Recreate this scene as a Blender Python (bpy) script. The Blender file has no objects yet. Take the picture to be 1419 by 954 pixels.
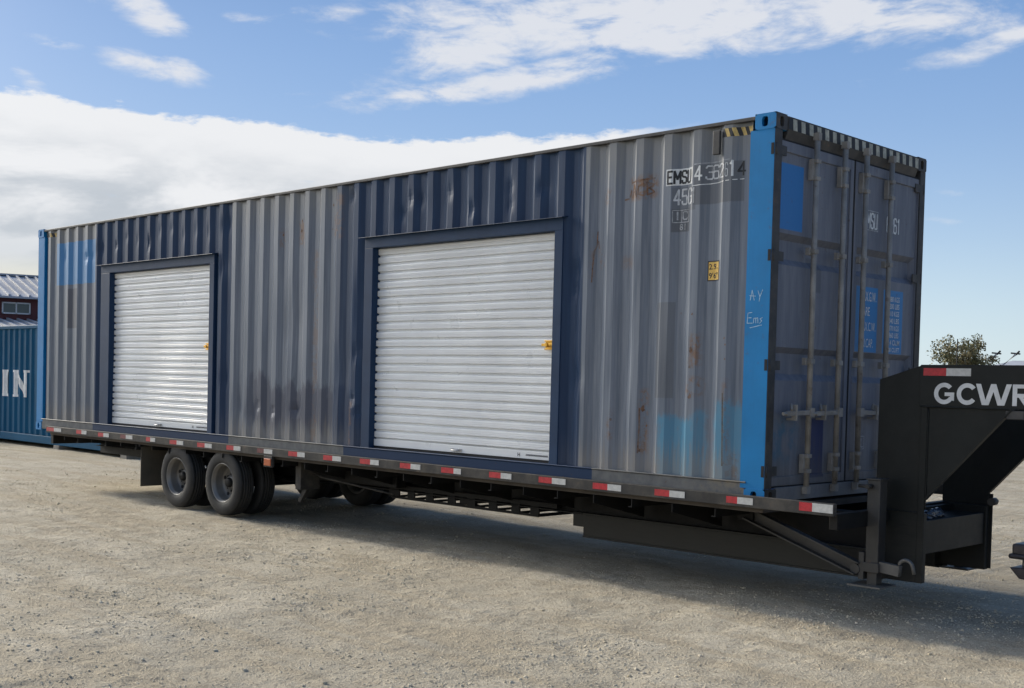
import bpy, bmesh, math, random
import numpy as np
from mathutils import Vector, Matrix
random.seed(7); rng = np.random.default_rng(11)
R = math.radians
S = bpy.context.scene; COL = S.collection

# ---------------------------------------------------------------- camera
cam_d = bpy.data.cameras.new('camera'); cam = bpy.data.objects.new('camera', cam_d); COL.objects.link(cam)
cam.location = (4.8362, -7.7854, 1.6592); cam.rotation_euler = (1.53981792, -0.02443493, 0.7964432)
cam_d.sensor_width = 36; cam_d.lens = 36*1673.53/1419
cam_d.shift_x = 56.23/1419; cam_d.shift_y = 101.11/1419
cam_d.clip_start = 0.1; cam_d.clip_end = 5000
S.camera = cam
S.view_settings.view_transform = 'Standard'; S.view_settings.look = 'None'
S.view_settings.exposure = 0.5; S.view_settings.gamma = 1.0
S.view_settings.use_curve_mapping = False

# ---------------------------------------------------------------- node helper
class NB:
    def __init__(s, nt): s.nt = nt; s.n = nt.nodes; s.l = nt.links; s._p = None
    def new(s, t, **k):
        x = s.n.new(t)
        for a, b in k.items(): setattr(x, a, b)
        return x
    def put(s, sock, v):
        if isinstance(v, bpy.types.NodeSocket): s.l.new(v, sock)
        elif isinstance(v, (tuple, list)) and len(v) == 3 and sock.type == 'RGBA': sock.default_value = (*v, 1)
        else: sock.default_value = v
    def m(s, op, a, b=None, c=None, clamp=False):
        x = s.new('ShaderNodeMath', operation=op, use_clamp=clamp)
        s.put(x.inputs[0], a)
        if b is not None: s.put(x.inputs[1], b)
        if c is not None: s.put(x.inputs[2], c)
        return x.outputs[0]
    def ss(s, v, a, b):                      # smoothstep a..b -> 0..1
        x = s.new('ShaderNodeMapRange', interpolation_type='SMOOTHSTEP')
        s.put(x.inputs[0], v); x.inputs[1].default_value = a; x.inputs[2].default_value = b
        x.inputs[3].default_value = 0; x.inputs[4].default_value = 1
        if a > b:
            x.inputs[1].default_value = b; x.inputs[2].default_value = a
            x.inputs[3].default_value = 1; x.inputs[4].default_value = 0
        return x.outputs[0]
    def mix(s, f, a, b, blend='MIX'):
        x = s.new('ShaderNodeMix', data_type='RGBA', blend_type=blend)
        s.put(x.inputs[0], f); s.put(x.inputs[6], a); s.put(x.inputs[7], b)
        return x.outputs[2]
    def noise(s, vec, scale=5, detail=4, rough=.55, dist=0, col=False):
        x = s.new('ShaderNodeTexNoise'); s.l.new(vec, x.inputs['Vector'])
        x.inputs['Scale'].default_value = scale; x.inputs['Detail'].default_value = detail
        x.inputs['Roughness'].default_value = rough; x.inputs['Distortion'].default_value = dist
        return x.outputs['Color' if col else 'Fac']
    def vscale(s, vec, sc, off=(0, 0, 0)):
        x = s.new('ShaderNodeMapping'); s.l.new(vec, x.inputs[0]); x.inputs['Scale'].default_value = sc
        x.inputs['Location'].default_value = off
        return x.outputs[0]
    def pos(s):
        if s._p is None: s._p = s.new('ShaderNodeNewGeometry').outputs['Position']
        return s._p
    def xyz(s, v):
        x = s.new('ShaderNodeSeparateXYZ'); s.l.new(v, x.inputs[0]); return x.outputs
    def comb(s, a, b, c):
        x = s.new('ShaderNodeCombineXYZ')
        for i, v in enumerate((a, b, c)): s.put(x.inputs[i], v)
        return x.outputs[0]
    def rect(s, X, Z, x0, x1, z0, z1, soft=.004):
        a = s.m('MULTIPLY', s.ss(X, x0-soft, x0+soft), s.ss(X, x1+soft, x1-soft))
        b = s.m('MULTIPLY', s.ss(Z, z0-soft, z0+soft), s.ss(Z, z1+soft, z1-soft))
        return s.m('MULTIPLY', a, b)

# ---------------------------------------------------------------- world
SUN_EL = R(23); SUN_DIR = Vector((-math.cos(SUN_EL), -0.020, math.sin(SUN_EL))).normalized()
world = bpy.data.worlds.new('World'); S.world = world; world.use_nodes = True
W = NB(world.node_tree); W.n.clear()
sky = W.new('ShaderNodeTexSky', sky_type='NISHITA')
sky.sun_disc = False; sky.sun_elevation = SUN_EL
sky.sun_rotation = math.atan2(SUN_DIR.x, SUN_DIR.y)
sky.altitude = 100; sky.air_density = 1.0; sky.dust_density = 1.0; sky.ozone_density = 1.2
D = W.new('ShaderNodeTexCoord').outputs['Generated']
dx, dy, dz = W.xyz(D)
fa = 0.7964
fx, fy, rx, ry = -math.sin(fa), math.cos(fa), math.cos(fa), math.sin(fa)
Fw = W.m('ADD', W.m('MULTIPLY', dx, fx), W.m('MULTIPLY', dy, fy))
Rt = W.m('ADD', W.m('MULTIPLY', dx, rx), W.m('MULTIPLY', dy, ry))
az = W.m('ARCTAN2', Rt, Fw); el = W.m('ARCSINE', dz)
AE = W.comb(az, el, 0.0)
# large cloud bank, low in the sky to the left
warp = W.noise(W.vscale(AE, (1, 2.0, 1)), 9, 6, .6)
warp2 = W.noise(W.vscale(AE, (1, 3.0, 1), (3, 1, 0)), 30, 5, .6)
top = W.m('ADD', 0.196, W.m('MULTIPLY', W.m('MAXIMUM', W.m('SUBTRACT', -0.12, az), 0.0), 0.07))
top = W.m('ADD', top, W.m('MULTIPLY', W.m('MAXIMUM', W.m('ADD', az, .03), 0.0), .07))
edge = W.m('SUBTRACT', top, el)
edge = W.m('ADD', edge, W.m('MULTIPLY', W.m('SUBTRACT', warp, .5), .030))
edge = W.m('ADD', edge, W.m('MULTIPLY', W.m('SUBTRACT', warp2, .5), .024))
bank = W.ss(edge, 0.0, 0.006)
bank = W.m('MULTIPLY', bank, W.ss(W.m('ADD', az, W.m('MULTIPLY', W.m('SUBTRACT', warp, .5), .12)), 0.20, 0.10))
thin = W.noise(W.vscale(AE, (1, 4.0, 1), (7, 2, 0)), 7, 5, .6)
gaps = W.m('MULTIPLY', W.ss(thin, .60, .70), W.ss(edge, .015, .04))
bank = W.m('MULTIPLY', bank, W.m('SUBTRACT', 1.0, W.m('MULTIPLY', gaps, .45)))
# wispy clouds: ellipses (az, el, half-width, half-height, tilt, strength)
puffs = [(0.01, .238, .11, .010, .16, 1.15), (0.13, .285, .20, .026, .0, 1.12), (.00, .270, .075, .024, .35, 1.0), (0.30, .283, .12, .020, -.08, 1.0), (.07, .252, .08, .012, .3, .9),
         (.42, .262, .09, .010, .22, .8), (0.16, .31, .30, .016, .0, .8), (-.257, .238, .038, .010, -.12, .95), (-.335, .247, .020, .006, -.1, .8),
         (-.355, .221, .018, .007, -.5, .7), (-.27, .282, .045, .014, -.5, .95), (-.34, .288, .06, .008, 0, .6), (-.185, .279, .028, .006, 0, .55),
         (-.12, .287, .06, .009, .1, .6), (.385, .150, .035, .005, -.06, .40), (.366, .131, .018, .004, -.1, .45), (-.12, .227, .07, .004, .1, .3),
         (-1.05, .38, .36, .20, .0, 1.3), (-2.3, .40, .40, .08, 0, .9), (1.1, .55, .4, .05, .2, .6)]
msum = None
for (a0, e0, sa, se, tl, st) in puffs:
    da = W.m('SUBTRACT', az, a0); de = W.m('SUBTRACT', el, e0)
    ct, sn = math.cos(tl), math.sin(tl)
    u = W.m('ADD', W.m('MULTIPLY', da, ct/sa), W.m('MULTIPLY', de, sn/sa))
    v = W.m('ADD', W.m('MULTIPLY', da, -sn/se), W.m('MULTIPLY', de, ct/se))
    r2 = W.m('ADD', W.m('MULTIPLY', u, u), W.m('MULTIPLY', v, v))
    g = W.m('MULTIPLY', W.m('EXPONENT', W.m('MULTIPLY', r2, -.7)), st)
    msum = g if msum is None else W.m('MAXIMUM', msum, g)
wn = W.noise(W.vscale(AE, (1, 2.6, 1), (1, 5, 0)), 16, 8, .62, .4)
wn2 = W.noise(W.vscale(AE, (1.0, 3.2, 1), (9, 5, 0)), 50, 6, .6)
wd = W.m('ADD', W.m('MULTIPLY', W.m('SUBTRACT', wn, .5), 2.9), W.m('MULTIPLY', W.m('SUBTRACT', wn2, .5), .8))
wisp = W.ss(W.m('ADD', W.m('SUBTRACT', msum, .42), W.m('MULTIPLY', wd, W.m('ADD', .25, W.m('MULTIPLY', msum, .6)))), -.08, .62)
# colours of the clouds (they are lit by the sun, in units of sky radiance)
n3 = W.noise(W.vscale(AE, (1, 3.4, 1), (2, 8, 0)), 6, 6, .6, .3)
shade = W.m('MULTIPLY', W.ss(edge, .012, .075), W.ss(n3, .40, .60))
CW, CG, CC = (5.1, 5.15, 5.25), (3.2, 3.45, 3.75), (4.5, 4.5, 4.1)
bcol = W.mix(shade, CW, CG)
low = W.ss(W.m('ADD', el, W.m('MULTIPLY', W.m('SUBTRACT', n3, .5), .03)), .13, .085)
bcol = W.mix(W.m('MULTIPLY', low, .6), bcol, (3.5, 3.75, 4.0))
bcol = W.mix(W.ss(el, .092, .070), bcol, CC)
cr = W.new('ShaderNodeValToRGB'); W.l.new(W.m('MULTIPLY', el, 1/1.5708, clamp=True), cr.inputs[0])
cr.color_ramp.interpolation = 'B_SPLINE'
stops = [(0, (4.0, 4.75, 5.1)), (.030, (3.7, 4.6, 5.1)), (.075, (2.4, 3.4, 4.75)), (.13, (1.5, 2.5, 4.3)), (.20, (1.05, 2.0, 3.9)), (1.0, (.30, .75, 1.9))]
while len(cr.color_ramp.elements) < len(stops): cr.color_ramp.elements.new(.5)
for e_, (p_, c_) in zip(cr.color_ramp.elements, stops): e_.position = p_; e_.color = (*[v/6 for v in c_], 1)
grad = W.mix(1.0, cr.outputs[0], (6.0, 6.0, 6.0), 'MULTIPLY')
skyc = W.mix(.88, sky.outputs[0], grad)
skyc = W.mix(W.ss(Rt, .35, .9), skyc, W.mix(1.0, skyc, (.52, .56, .62), 'MULTIPLY'))
skyt = W.mix(W.m('MULTIPLY', wisp, .90), skyc, W.mix(W.ss(az, -.45, -.8), (4.6, 4.7, 4.95), (8.5, 8.3, 8.0)))
skyt = W.mix(W.m('MULTIPLY', bank, .97), skyt, bcol)
# extra glow added to the sky, out of view left, lighting the container side
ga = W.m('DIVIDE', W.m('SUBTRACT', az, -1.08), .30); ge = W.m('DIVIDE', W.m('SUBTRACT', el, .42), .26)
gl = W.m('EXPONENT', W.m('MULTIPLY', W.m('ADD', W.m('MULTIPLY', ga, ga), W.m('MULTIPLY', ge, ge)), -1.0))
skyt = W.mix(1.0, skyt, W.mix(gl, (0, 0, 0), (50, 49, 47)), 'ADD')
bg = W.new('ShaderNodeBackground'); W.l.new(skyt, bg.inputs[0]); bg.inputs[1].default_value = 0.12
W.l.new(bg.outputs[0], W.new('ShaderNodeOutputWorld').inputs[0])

sun_d = bpy.data.lights.new('sun', 'SUN'); sun = bpy.data.objects.new('sun', sun_d); COL.objects.link(sun)
sun_d.energy = 3.6; sun_d.angle = R(8.5); sun_d.color = (1, .91, .76)
sun.rotation_euler = SUN_DIR.to_track_quat('Z', 'Y').to_euler()

# ---------------------------------------------------------------- materials
def material(name, color, rough=.6, metal=0.0, var=.18, vscale=3.0, dust=0.0, dustcol=(.30, .26, .20), bump=0.0, bscale=60, spec=.5, streak=0.0, rust=0.0):
    mt = bpy.data.materials.new(name); mt.use_nodes = True
    N = NB(mt.node_tree); b = N.n['Principled BSDF']
    P = N.pos()
    n = N.noise(P, vscale, 5, .6)
    c = N.mix(N.ss(n, .3, .7), tuple(x*(1-var) for x in color), tuple(min(1, x*(1+var)) for x in color))
    if streak:
        sn = N.noise(N.vscale(P, (9, 9, .6)), 3, 5, .65)
        c = N.mix(N.m('MULTIPLY', N.ss(sn, .45, .75), streak), c, tuple(x*.55 for x in color))
    if rust:
        rn = N.noise(P, 14, 6, .7)
        c = N.mix(N.m('MULTIPLY', N.ss(rn, .60, .68), rust), c, (.10, .045, .022))
    if dust:
        dn = N.noise(P, 7, 6, .65)
        c = N.mix(N.m('MULTIPLY', N.ss(dn, .35, .8), dust), c, dustcol)
    if name == 'black_frame_paint':
        zz_ = N.xyz(P)[2]; sc_ = N.noise(N.vscale(P, (1, 1, 5)), 9, 6, .7)
        c = N.mix(N.m('MULTIPLY', N.ss(N.m('ADD', zz_, N.m('MULTIPLY', sc_, .5)), 1.15, .45), .55), c, (.050, .047, .040))
        c = N.mix(N.m('MULTIPLY', N.ss(N.noise(P, 31, 6, .75), .67, .72), .5), c, (.09, .075, .06))
    N.put(b.inputs['Base Color'], c)
    rn2 = N.noise(P, vscale*3, 4, .6)
    N.put(b.inputs['Roughness'], N.m('ADD', rough-.08, N.m('MULTIPLY', rn2, .16)))
    b.inputs['Metallic'].default_value = metal
    b.inputs['Specular IOR Level'].default_value = spec
    if bump:
        bn = N.new('ShaderNodeBump'); bn.inputs['Strength'].default_value = 1; bn.inputs['Distance'].default_value = bump
        N.l.new(N.noise(P, bscale, 4, .6), bn.inputs['Height']); N.l.new(bn.outputs[0], b.inputs['Normal'])
    return mt

BLUE = (.022, .165, .43)
M = {}
M['blue'] = material('blue_paint', (.002, .172, .42), .5, spec=.3, var=.10, vscale=2, streak=.12, rust=.25, bump=.0006, bscale=9)
M['grey'] = material('grey_paint', (.15, .155, .165), .55, var=.12, streak=.35, dust=.2)
M['rail_side'] = None
M['dark_metal'] = material('dark_corroded_metal', (.035, .035, .036), .6, var=.3, rust=.5, dust=.15)
M['black'] = material('black_frame_paint', (.007, .0095, .0095), .5, spec=.28, var=.25, dust=.10, dustcol=(.05, .047, .04), bump=.0004, bscale=14)
M['frame_under'] = material('black_underframe', (.008, .008, .008), .6, spec=.25, var=.3, dust=.15, dustcol=(.045, .04, .033))
M['rubrail'] = material('grey_rub_rail', (.034, .033, .032), .6, spec=.25, var=.25, dust=.2, rust=.3, streak=.3)
M['red_tape'] = material('red_reflective', (.42, .018, .028), .35, var=.2, vscale=30, dust=.08)
M['white_tape'] = material('white_reflective', (.50, .50, .48), .35, var=.12, vscale=30, dust=.12)
M['worn_tape'] = material('worn_red_reflective', (.13, .022, .025), .5, var=.4, vscale=30, dust=.5, dustcol=(.05, .045, .04))
M['rubber'] = material('tyre_rubber', (.014, .014, .0135), .75, var=.25, vscale=9, dust=.28, dustcol=(.055, .05, .042))
M['rim'] = material('steel_rim', (.15, .145, .135), .42, metal=.25, var=.2, rust=.25, dust=.25, dustcol=(.16, .14, .11))
M['flap'] = material('mud_flap_rubber', (.075, .066, .05), .8, var=.2, dust=.35, dustcol=(.12, .1, .075))
M['amber'] = material('amber_lens', (.42, .10, .03), .3, var=.2)
M['white_door'] = material('white_door_paint', (.72, .735, .735), .30, var=.04, vscale=1.5, dust=.03)
M['gold'] = material('brass_latch', (.72, .42, .08), .35, metal=.75, var=.15, vscale=20)
M['steel'] = material('zinc_steel', (.42, .42, .42), .4, metal=.6, var=.2, vscale=12)
M['bar'] = material('galvanised_locking_bar', (.26, .245, .22), .55, metal=.1, var=.22, vscale=6, rust=.5, streak=.3)
M['navy'] = material('navy_paint', (.016, .040, .090), .48, spec=.2, var=.12, vscale=2.5, streak=.15, bump=.0008, bscale=5)
M['white_ink'] = material('white_marking', (.62, .64, .64), .6, var=.12, vscale=25)
M['faded_ink'] = material('faded_marking', (.32, .34, .36), .6, var=.4, vscale=25)
M['pale_ink'] = material('pale_marking', (.45, .47, .49), .6, var=.3, vscale=25)
M['black_ink'] = material('black_marking', (.012, .014, .018), .6, var=.1)
M['yellow'] = material('yellow_label', (.72, .46, .10), .55, var=.08, vscale=18)
M['hyellow'] = material('hazard_yellow', (.50, .36, .12), .6, var=.25, vscale=25, rust=.4)
M['hwhite'] = material('hazard_white', (.36, .36, .30), .6, var=.25, vscale=25, rust=.3)
M['chalk'] = material('chalk_line', (.34, .50, .62), .9, var=.3, vscale=40)
M['wood'] = material('deck_planks', (.05, .04, .03), .8, var=.3)
M['rust'] = material('flaking_rust', (.155, .075, .035), .85, var=.45, vscale=35, dust=1.0, dustcol=(.14, .15, .165))
M['dirt'] = material('brown_scuff', (.10, .085, .07), .85, var=.4, vscale=35)
M['gasket'] = material('door_gasket', (.010, .010, .011), .8, var=.2)
M['text_plate'] = material('grey_letters', (.60, .61, .61), .5, var=.08, vscale=20)
M['bg_blue'] = material('faded_blue_paint', (.004, .080, .165), .6, spec=.15, var=.12, vscale=1, streak=.25)
M['bg_white'] = material('white_lettering', (.72, .73, .72), .6, var=.15, vscale=4)
M['maroon'] = material('maroon_siding', (.10, .018, .018), .6, var=.15, vscale=1)
M['roof'] = material('white_metal_roof', (.38, .39, .41), .6, metal=.0, spec=.3, var=.12, vscale=.8, streak=.15)
M['win_frame'] = material('white_window_frame', (.62, .62, .62), .5, var=.05)
M['concrete'] = material('concrete_block', (.25, .23, .2), .9, var=.2, vscale=8)
M['bark'] = material('tree_bark', (.07, .055, .04), .9, var=.3, vscale=4)
M['bumper'] = material('hitch_steel', (.055, .045, .048), .45, metal=.2, var=.25, vscale=12, dust=.15)
M['plastic'] = material('crumpled_plastic', (.03, .045, .07), .25, var=.3, vscale=9, bump=.01, bscale=18)
gm = bpy.data.materials.new('window_glass'); gm.use_nodes = True
gb = gm.node_tree.nodes['Principled BSDF']; gb.inputs['Base Color'].default_value = (.06, .085, .09, 1); gb.inputs['Roughness'].default_value = .08
M['glass'] = gm

# painted corrugated side of the container: several coats of paint, patches, rust, dirt
def side_material():
    mt = bpy.data.materials.new('weathered_side_paint'); mt.use_nodes = True
    N = NB(mt.node_tree); b = N.n['Principled BSDF']; P = N.pos(); X, Y, Z = N.xyz(P)
    wob = N.noise(P, 9, 4, .6, col=True); wx, wy, wz = N.xyz(wob)
    Xw = N.m('ADD', X, N.m('MULTIPLY', N.m('SUBTRACT', wx, .5), .05)); Zw = N.m('ADD', Z, N.m('MULTIPLY', N.m('SUBTRACT', wz, .5), .05))
    st = N.noise(N.vscale(P, (7, 7, .35)), 3, 6, .65)
    st2 = N.noise(N.vscale(P, (22, 22, .8), (3, 1, 2)), 2, 4, .6)
    big = N.noise(P, 1.2, 4, .6)
    c = N.mix(N.ss(st, .3, .7), (.086, .110, .148), (.148, .176, .220))
    c = N.mix(N.m('MULTIPLY', N.ss(st2, .45, .7), .28), c, (.26, .275, .30))
    c = N.mix(N.m('MULTIPLY', N.ss(big, .45, .7), .30), c, (.14, .16, .20))
    # brown-green grime below the roof edge
    grime = N.m('MULTIPLY', N.ss(N.m('ADD', Z, N.m('MULTIPLY', N.m('SUBTRACT', st, .5), .9)), 3.15, 3.7), .6)
    c = N.mix(grime, c, (.165, .16, .14))
    R_ = lambda *a, **k: N.rect(X, Z, *a, **k)
    # older blue and black coats showing as square patches
    c = N.mix(N.m('MULTIPLY', R_(-11.66, -10.46, 2.85, 3.44, soft=.01), .92), c, (.022, .185, .42))
    c = N.mix(N.m('MULTIPLY', R_(-11.27, -10.98, 2.24, 2.79, soft=.01), .75), c, (.045, .05, .075))
    c = N.mix(N.m('MULTIPLY', R_(-.72, -.285, 3.055, 3.36), .60), c, (.055, .06, .07))
    c = N.mix(N.m('MULTIPLY', R_(-.93, -.70, 3.02, 3.21), .45), c, (.06, .066, .078))
    c = N.mix(N.m('MULTIPLY', R_(-.93, -.765, 2.86, 3.04), .7), c, (.05, .056, .068))
    c = N.mix(N.m('MULTIPLY', R_(-1.06, -.885, 1.55, 2.31), .5), c, (.08, .086, .097))
    fade = N.ss(N.noise(N.vscale(P, (6, 6, 1.4)), 4, 5, .65), .22, .48)
    rg_ = N.noise(N.vscale(P, (1, 1, .5)), 11, 5, .7, col=True); gx_, gy_, gz_ = N.xyz(rg_)
    Xr = N.m('ADD', X, N.m('MULTIPLY', N.m('SUBTRACT', gx_, .5), .16)); Zr = N.m('ADD', Z, N.m('MULTIPLY', N.m('SUBTRACT', gz_, .5), .26))
    for (x0, x1, z0, z1, k) in ((-1.0, -.66, .95, 1.40, 1.0), (-.66, -.57, .95, 1.46, .85), (-.47, -.225, .95, 1.53, .95)):
        mk = N.rect(Xr, Zr, x0, x1, z0-.1, z1, soft=.035)
        c = N.mix(N.m('MULTIPLY', N.m('MULTIPLY', mk, fade), k), c, (.06, .205, .32))
    # navy overspray low on the middle bay
    blot = N.noise(N.vscale(P, (3.2, 3.2, 1.0), (5, 0, 0)), 1.6, 5, .7)
    zz = N.m('ADD', Z, N.m('MULTIPLY', N.m('SUBTRACT', blot, .5), .9))
    mk = N.m('MULTIPLY', N.ss(zz, 1.62, 1.48), N.m('MULTIPLY', N.ss(X, -6.95, -6.6), N.ss(X, -4.9, -4.95)))
    mk = N.m('MULTIPLY', mk, N.ss(N.m('ADD', Z, N.m('MULTIPLY', N.m('SUBTRACT', st, .5), .8)), .98, 1.16))
    c = N.mix(N.m('MULTIPLY', mk, .85), c, (.035, .045, .08))
    # navy bays round the two roll-up doors
    nst = N.mix(N.ss(st, .35, .7), (.013, .034, .080), (.020, .048, .103))
    nv = N.m('ADD', N.rect(X, Z, -10.45, -7.18, 0, 5, soft=.006), N.rect(X, Z, -4.95, -1.82, 0, 5, soft=.006))
    nv = N.m('MAXIMUM', nv, N.m('MULTIPLY', N.rect(Xw, Z, -5.22, -4.9, 0, 5, soft=.03), .72))
    c = N.mix(nv, c, nst)
    # road dust near the bottom
    du = N.m('MULTIPLY', N.ss(N.m('ADD', Z, N.m('MULTIPLY', N.m('SUBTRACT', st2, .5), .7)), 1.25, .94), .55)
    du = N.m('MULTIPLY', du, N.m('SUBTRACT', 1.0, N.m('MULTIPLY', nv, .8)))
    c = N.mix(du, c, (.24, .215, .18))
    # rust: general specks and a few real patches
    rn = N.noise(P, 26, 6, .7); rn2 = N.noise(N.vscale(P, (1, 1, .45)), 9, 5, .7)
    notnv = N.m('SUBTRACT', 1.0, nv)
    c = N.mix(N.m('MULTIPLY', N.ss(rn, .70, .76), N.m('MULTIPLY', notnv, .7)), c, (.12, .055, .028))
    spots = [(-1.36, -1.10, 3.15, 3.33, .9), (-1.75, -1.72, 2.45, 2.90, .7), (-1.62, -1.52, 3.12, 3.26, .5), (-1.68, -1.60, 2.62, 2.8, .75), (-.72, -.62, 1.80, 2.05, .8), (-.74, -.60, 1.58, 1.72, .8),
             (-1.19, -1.13, 1.10, 1.62, .9), (-1.52, -1.48, 1.18, 1.44, .75), (-1.42, -1.30, 2.6, 2.7, .4), (-.40, -.355, .95, 1.7, .6), (-.34, -.25, .95, 1.15, .5),
             (-5.88, -5.75, 3.05, 3.35, .8), (-6.22, -6.12, 3.05, 3.25, .5), (-5.28, -5.10, 3.1, 3.55, .6), (-5.62, -5.5, .95, 3.0, .45), (-4.98, -4.9, .95, 1.4, .6)]
    for (x0, x1, z0, z1, k) in spots:
        mk = N.rect(Xw, Zw, x0, x1, z0, z1, soft=.03)
        mk = N.m('MULTIPLY', mk, N.ss(N.m('ADD', N.m('MULTIPLY', rn, .6), N.m('MULTIPLY', rn2, .7)), .60, .76))
        c = N.mix(N.m('MULTIPLY', mk, k), c, (.17, .085, .04))
    N.put(b.inputs['Base Color'], c)
    N.put(b.inputs['Roughness'], N.m('ADD', N.m('ADD', .26, N.m('MULTIPLY', nv, .08)), N.m('MULTIPLY', st, .20)))
    N.put(b.inputs['Specular IOR Level'], N.m('SUBTRACT', .55, N.m('MULTIPLY', nv, .32)))
    bn = N.new('ShaderNodeBump'); bn.inputs['Strength'].default_value = 1; bn.inputs['Distance'].default_value = .003
    h = N.m('ADD', N.noise(N.vscale(P, (1, 1, .5)), 2.2, 3, .5), N.m('MULTIPLY', N.noise(P, 30, 3, .6), .06))
    N.l.new(h, bn.inputs['Height']); N.l.new(bn.outputs[0], b.inputs['Normal'])
    return mt
M['side'] = side_material()

def rail_material():
    mt = bpy.data.materials.new('bottom_rail_paint'); mt.use_nodes = True
    N = NB(mt.node_tree); b = N.n['Principled BSDF']; P = N.pos(); X, Y, Z = N.xyz(P)
    st = N.noise(N.vscale(P, (3, 3, 3)), 3, 5, .65)
    c = N.mix(N.ss(st, .3, .7), (.105, .11, .112), (.165, .165, .16))
    c = N.mix(N.m('MULTIPLY', N.ss(X, -.9, -.1), N.ss(st, .4, .6)), c, (.19, .165, .125))
    nv = N.m('ADD', N.rect(X, Z, -10.46, -7.14, 0, 5, soft=.006), N.rect(X, Z, -5.0, -1.66, 0, 5, soft=.006))
    c = N.mix(nv, c, (.014, .036, .085))
    rn = N.noise(P, 22, 6, .7)
    c = N.mix(N.m('MULTIPLY', N.ss(rn, .62, .7), .5), c, (.11, .06, .035))
    N.put(b.inputs['Base Color'], c); b.inputs['Roughness'].default_value = .55; b.inputs['Specular IOR Level'].default_value = .2
    return mt
M['rail_side'] = rail_material()

def door_material():
    mt = bpy.data.materials.new('weathered_end_door_paint'); mt.use_nodes = True
    N = NB(mt.node_tree); b = N.n['Principled BSDF']; P = N.pos(); X, Y, Z = N.xyz(P)
    st = N.noise(N.vscale(P, (6, 6, .6)), 3, 6, .65); big = N.noise(P, 2.0, 4, .6)
    c = N.mix(N.ss(st, .3, .7), (.115, .13, .165), (.17, .18, .21))
    c = N.mix(N.m('MULTIPLY', N.ss(big, .5, .7), .4), c, (.12, .13, .165))
    c = N.mix(N.rect(Y, Z, .06, .455, 2.84, 3.33, soft=.006), c, (.022, .17, .44))
    c = N.mix(N.m('MULTIPLY', N.rect(Y, Z, .60, .76, 2.40, 2.66, soft=.01), .5), c, (.06, .065, .075))
    c = N.mix(N.rect(Y, Z, 1.325, 1.69, 1.965, 2.50, soft=.006), c, (.030, .20, .45))
    c = N.mix(N.rect(Y, Z, 1.79, 2.14, 1.965, 2.50, soft=.006), c, (.030, .20, .45))
    c = N.mix(N.rect(Y, Z, .60, .87, .96, 1.42, soft=.006), c, (.022, .035, .11))
    bl = N.m('MULTIPLY', N.rect(Y, Z, .08, .48, 1.1, 1.42, soft=.1), N.ss(N.noise(P, 5, 4, .6), .35, .65))
    c = N.mix(bl, c, (.035, .12, .20))
    gr = N.m('MULTIPLY', N.ss(N.m('ADD', Z, N.m('MULTIPLY', N.m('SUBTRACT', st, .5), .6)), 1.35, .85), .55)
    c = N.mix(gr, c, (.10, .095, .085))
    rn = N.noise(P, 22, 6, .7)
    c = N.mix(N.m('MULTIPLY', N.ss(rn, .63, .7), .6), c, (.10, .05, .03))
    N.put(b.inputs['Base Color'], c); b.inputs['Roughness'].default_value = .55
    bn = N.new('ShaderNodeBump'); bn.inputs['Distance'].default_value = .005
    N.l.new(N.noise(P, 3, 3, .5), bn.inputs['Height']); N.l.new(bn.outputs[0], b.inputs['Normal'])
    return mt
M['end_door'] = door_material()

def ground_material():
    mt = bpy.data.materials.new('caliche_gravel'); mt.use_nodes = True
    N = NB(mt.node_tree); b = N.n['Principled BSDF']; P = N.pos()
    a = N.noise(P, .55, 5, .6, .4); m1 = N.noise(P, 3.2, 6, .62, .3); f = N.noise(P, 34, 5, .7); ff = N.noise(P, 130, 3, .65)
    tr = N.noise(N.vscale(P, (.22, 1.5, 1)), 1.6, 5, .6, .25)
    vo = N.new('ShaderNodeTexVoronoi'); vo.inputs['Scale'].default_value = 62; N.l.new(P, vo.inputs['Vector'])
    vr = N.new('ShaderNodeTexVoronoi'); vr.inputs['Scale'].default_value = 24; N.l.new(P, vr.inputs['Vector'])
    c = N.mix(N.ss(a, .35, .68), (.40, .355, .270), (.52, .465, .36))
    c = N.mix(N.m('MULTIPLY', N.ss(tr, .48, .60), .65), c, (.37, .31, .215))
    c = N.mix(N.m('MULTIPLY', N.ss(m1, .44, .66), .60), c, (.31, .265, .19))
    c = N.mix(N.m('MULTIPLY', N.ss(f, .50, .64), .65), c, (.245, .21, .155))
    c = N.mix(N.m('MULTIPLY', N.ss(ff, .55, .70), .6), c, (.20, .17, .125))
    c = N.mix(N.m('MULTIPLY', N.ss(ff, .42, .30), .5), c, (.62, .56, .45))
    c = N.mix(N.m('MULTIPLY', N.m('MULTIPLY', N.ss(vo.outputs['Distance'], .30, .16), N.ss(m1, .42, .6)), .5), c, (.60, .54, .43))
    N.put(b.inputs['Base Color'], c); b.inputs['Roughness'].default_value = .95; b.inputs['Specular IOR Level'].default_value = .15
    h = N.m('ADD', N.m('MULTIPLY', f, .016), N.m('ADD', N.m('MULTIPLY', ff, .006), N.m('MULTIPLY', m1, .02)))
    h = N.m('SUBTRACT', h, N.m('MULTIPLY', N.m('MINIMUM', vo.outputs['Distance'], .5), .009))
    h = N.m('SUBTRACT', h, N.m('MULTIPLY', N.m('MULTIPLY', N.m('MINIMUM', vr.outputs['Distance'], .35), N.ss(m1, .40, .6)), .03))
    bn = N.new('ShaderNodeBump'); bn.inputs['Strength'].default_value = .9; bn.inputs['Distance'].default_value = 1.0
    N.l.new(h, bn.inputs['Height']); N.l.new(bn.outputs[0], b.inputs['Normal'])
    return mt
M['ground'] = ground_material()
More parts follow.
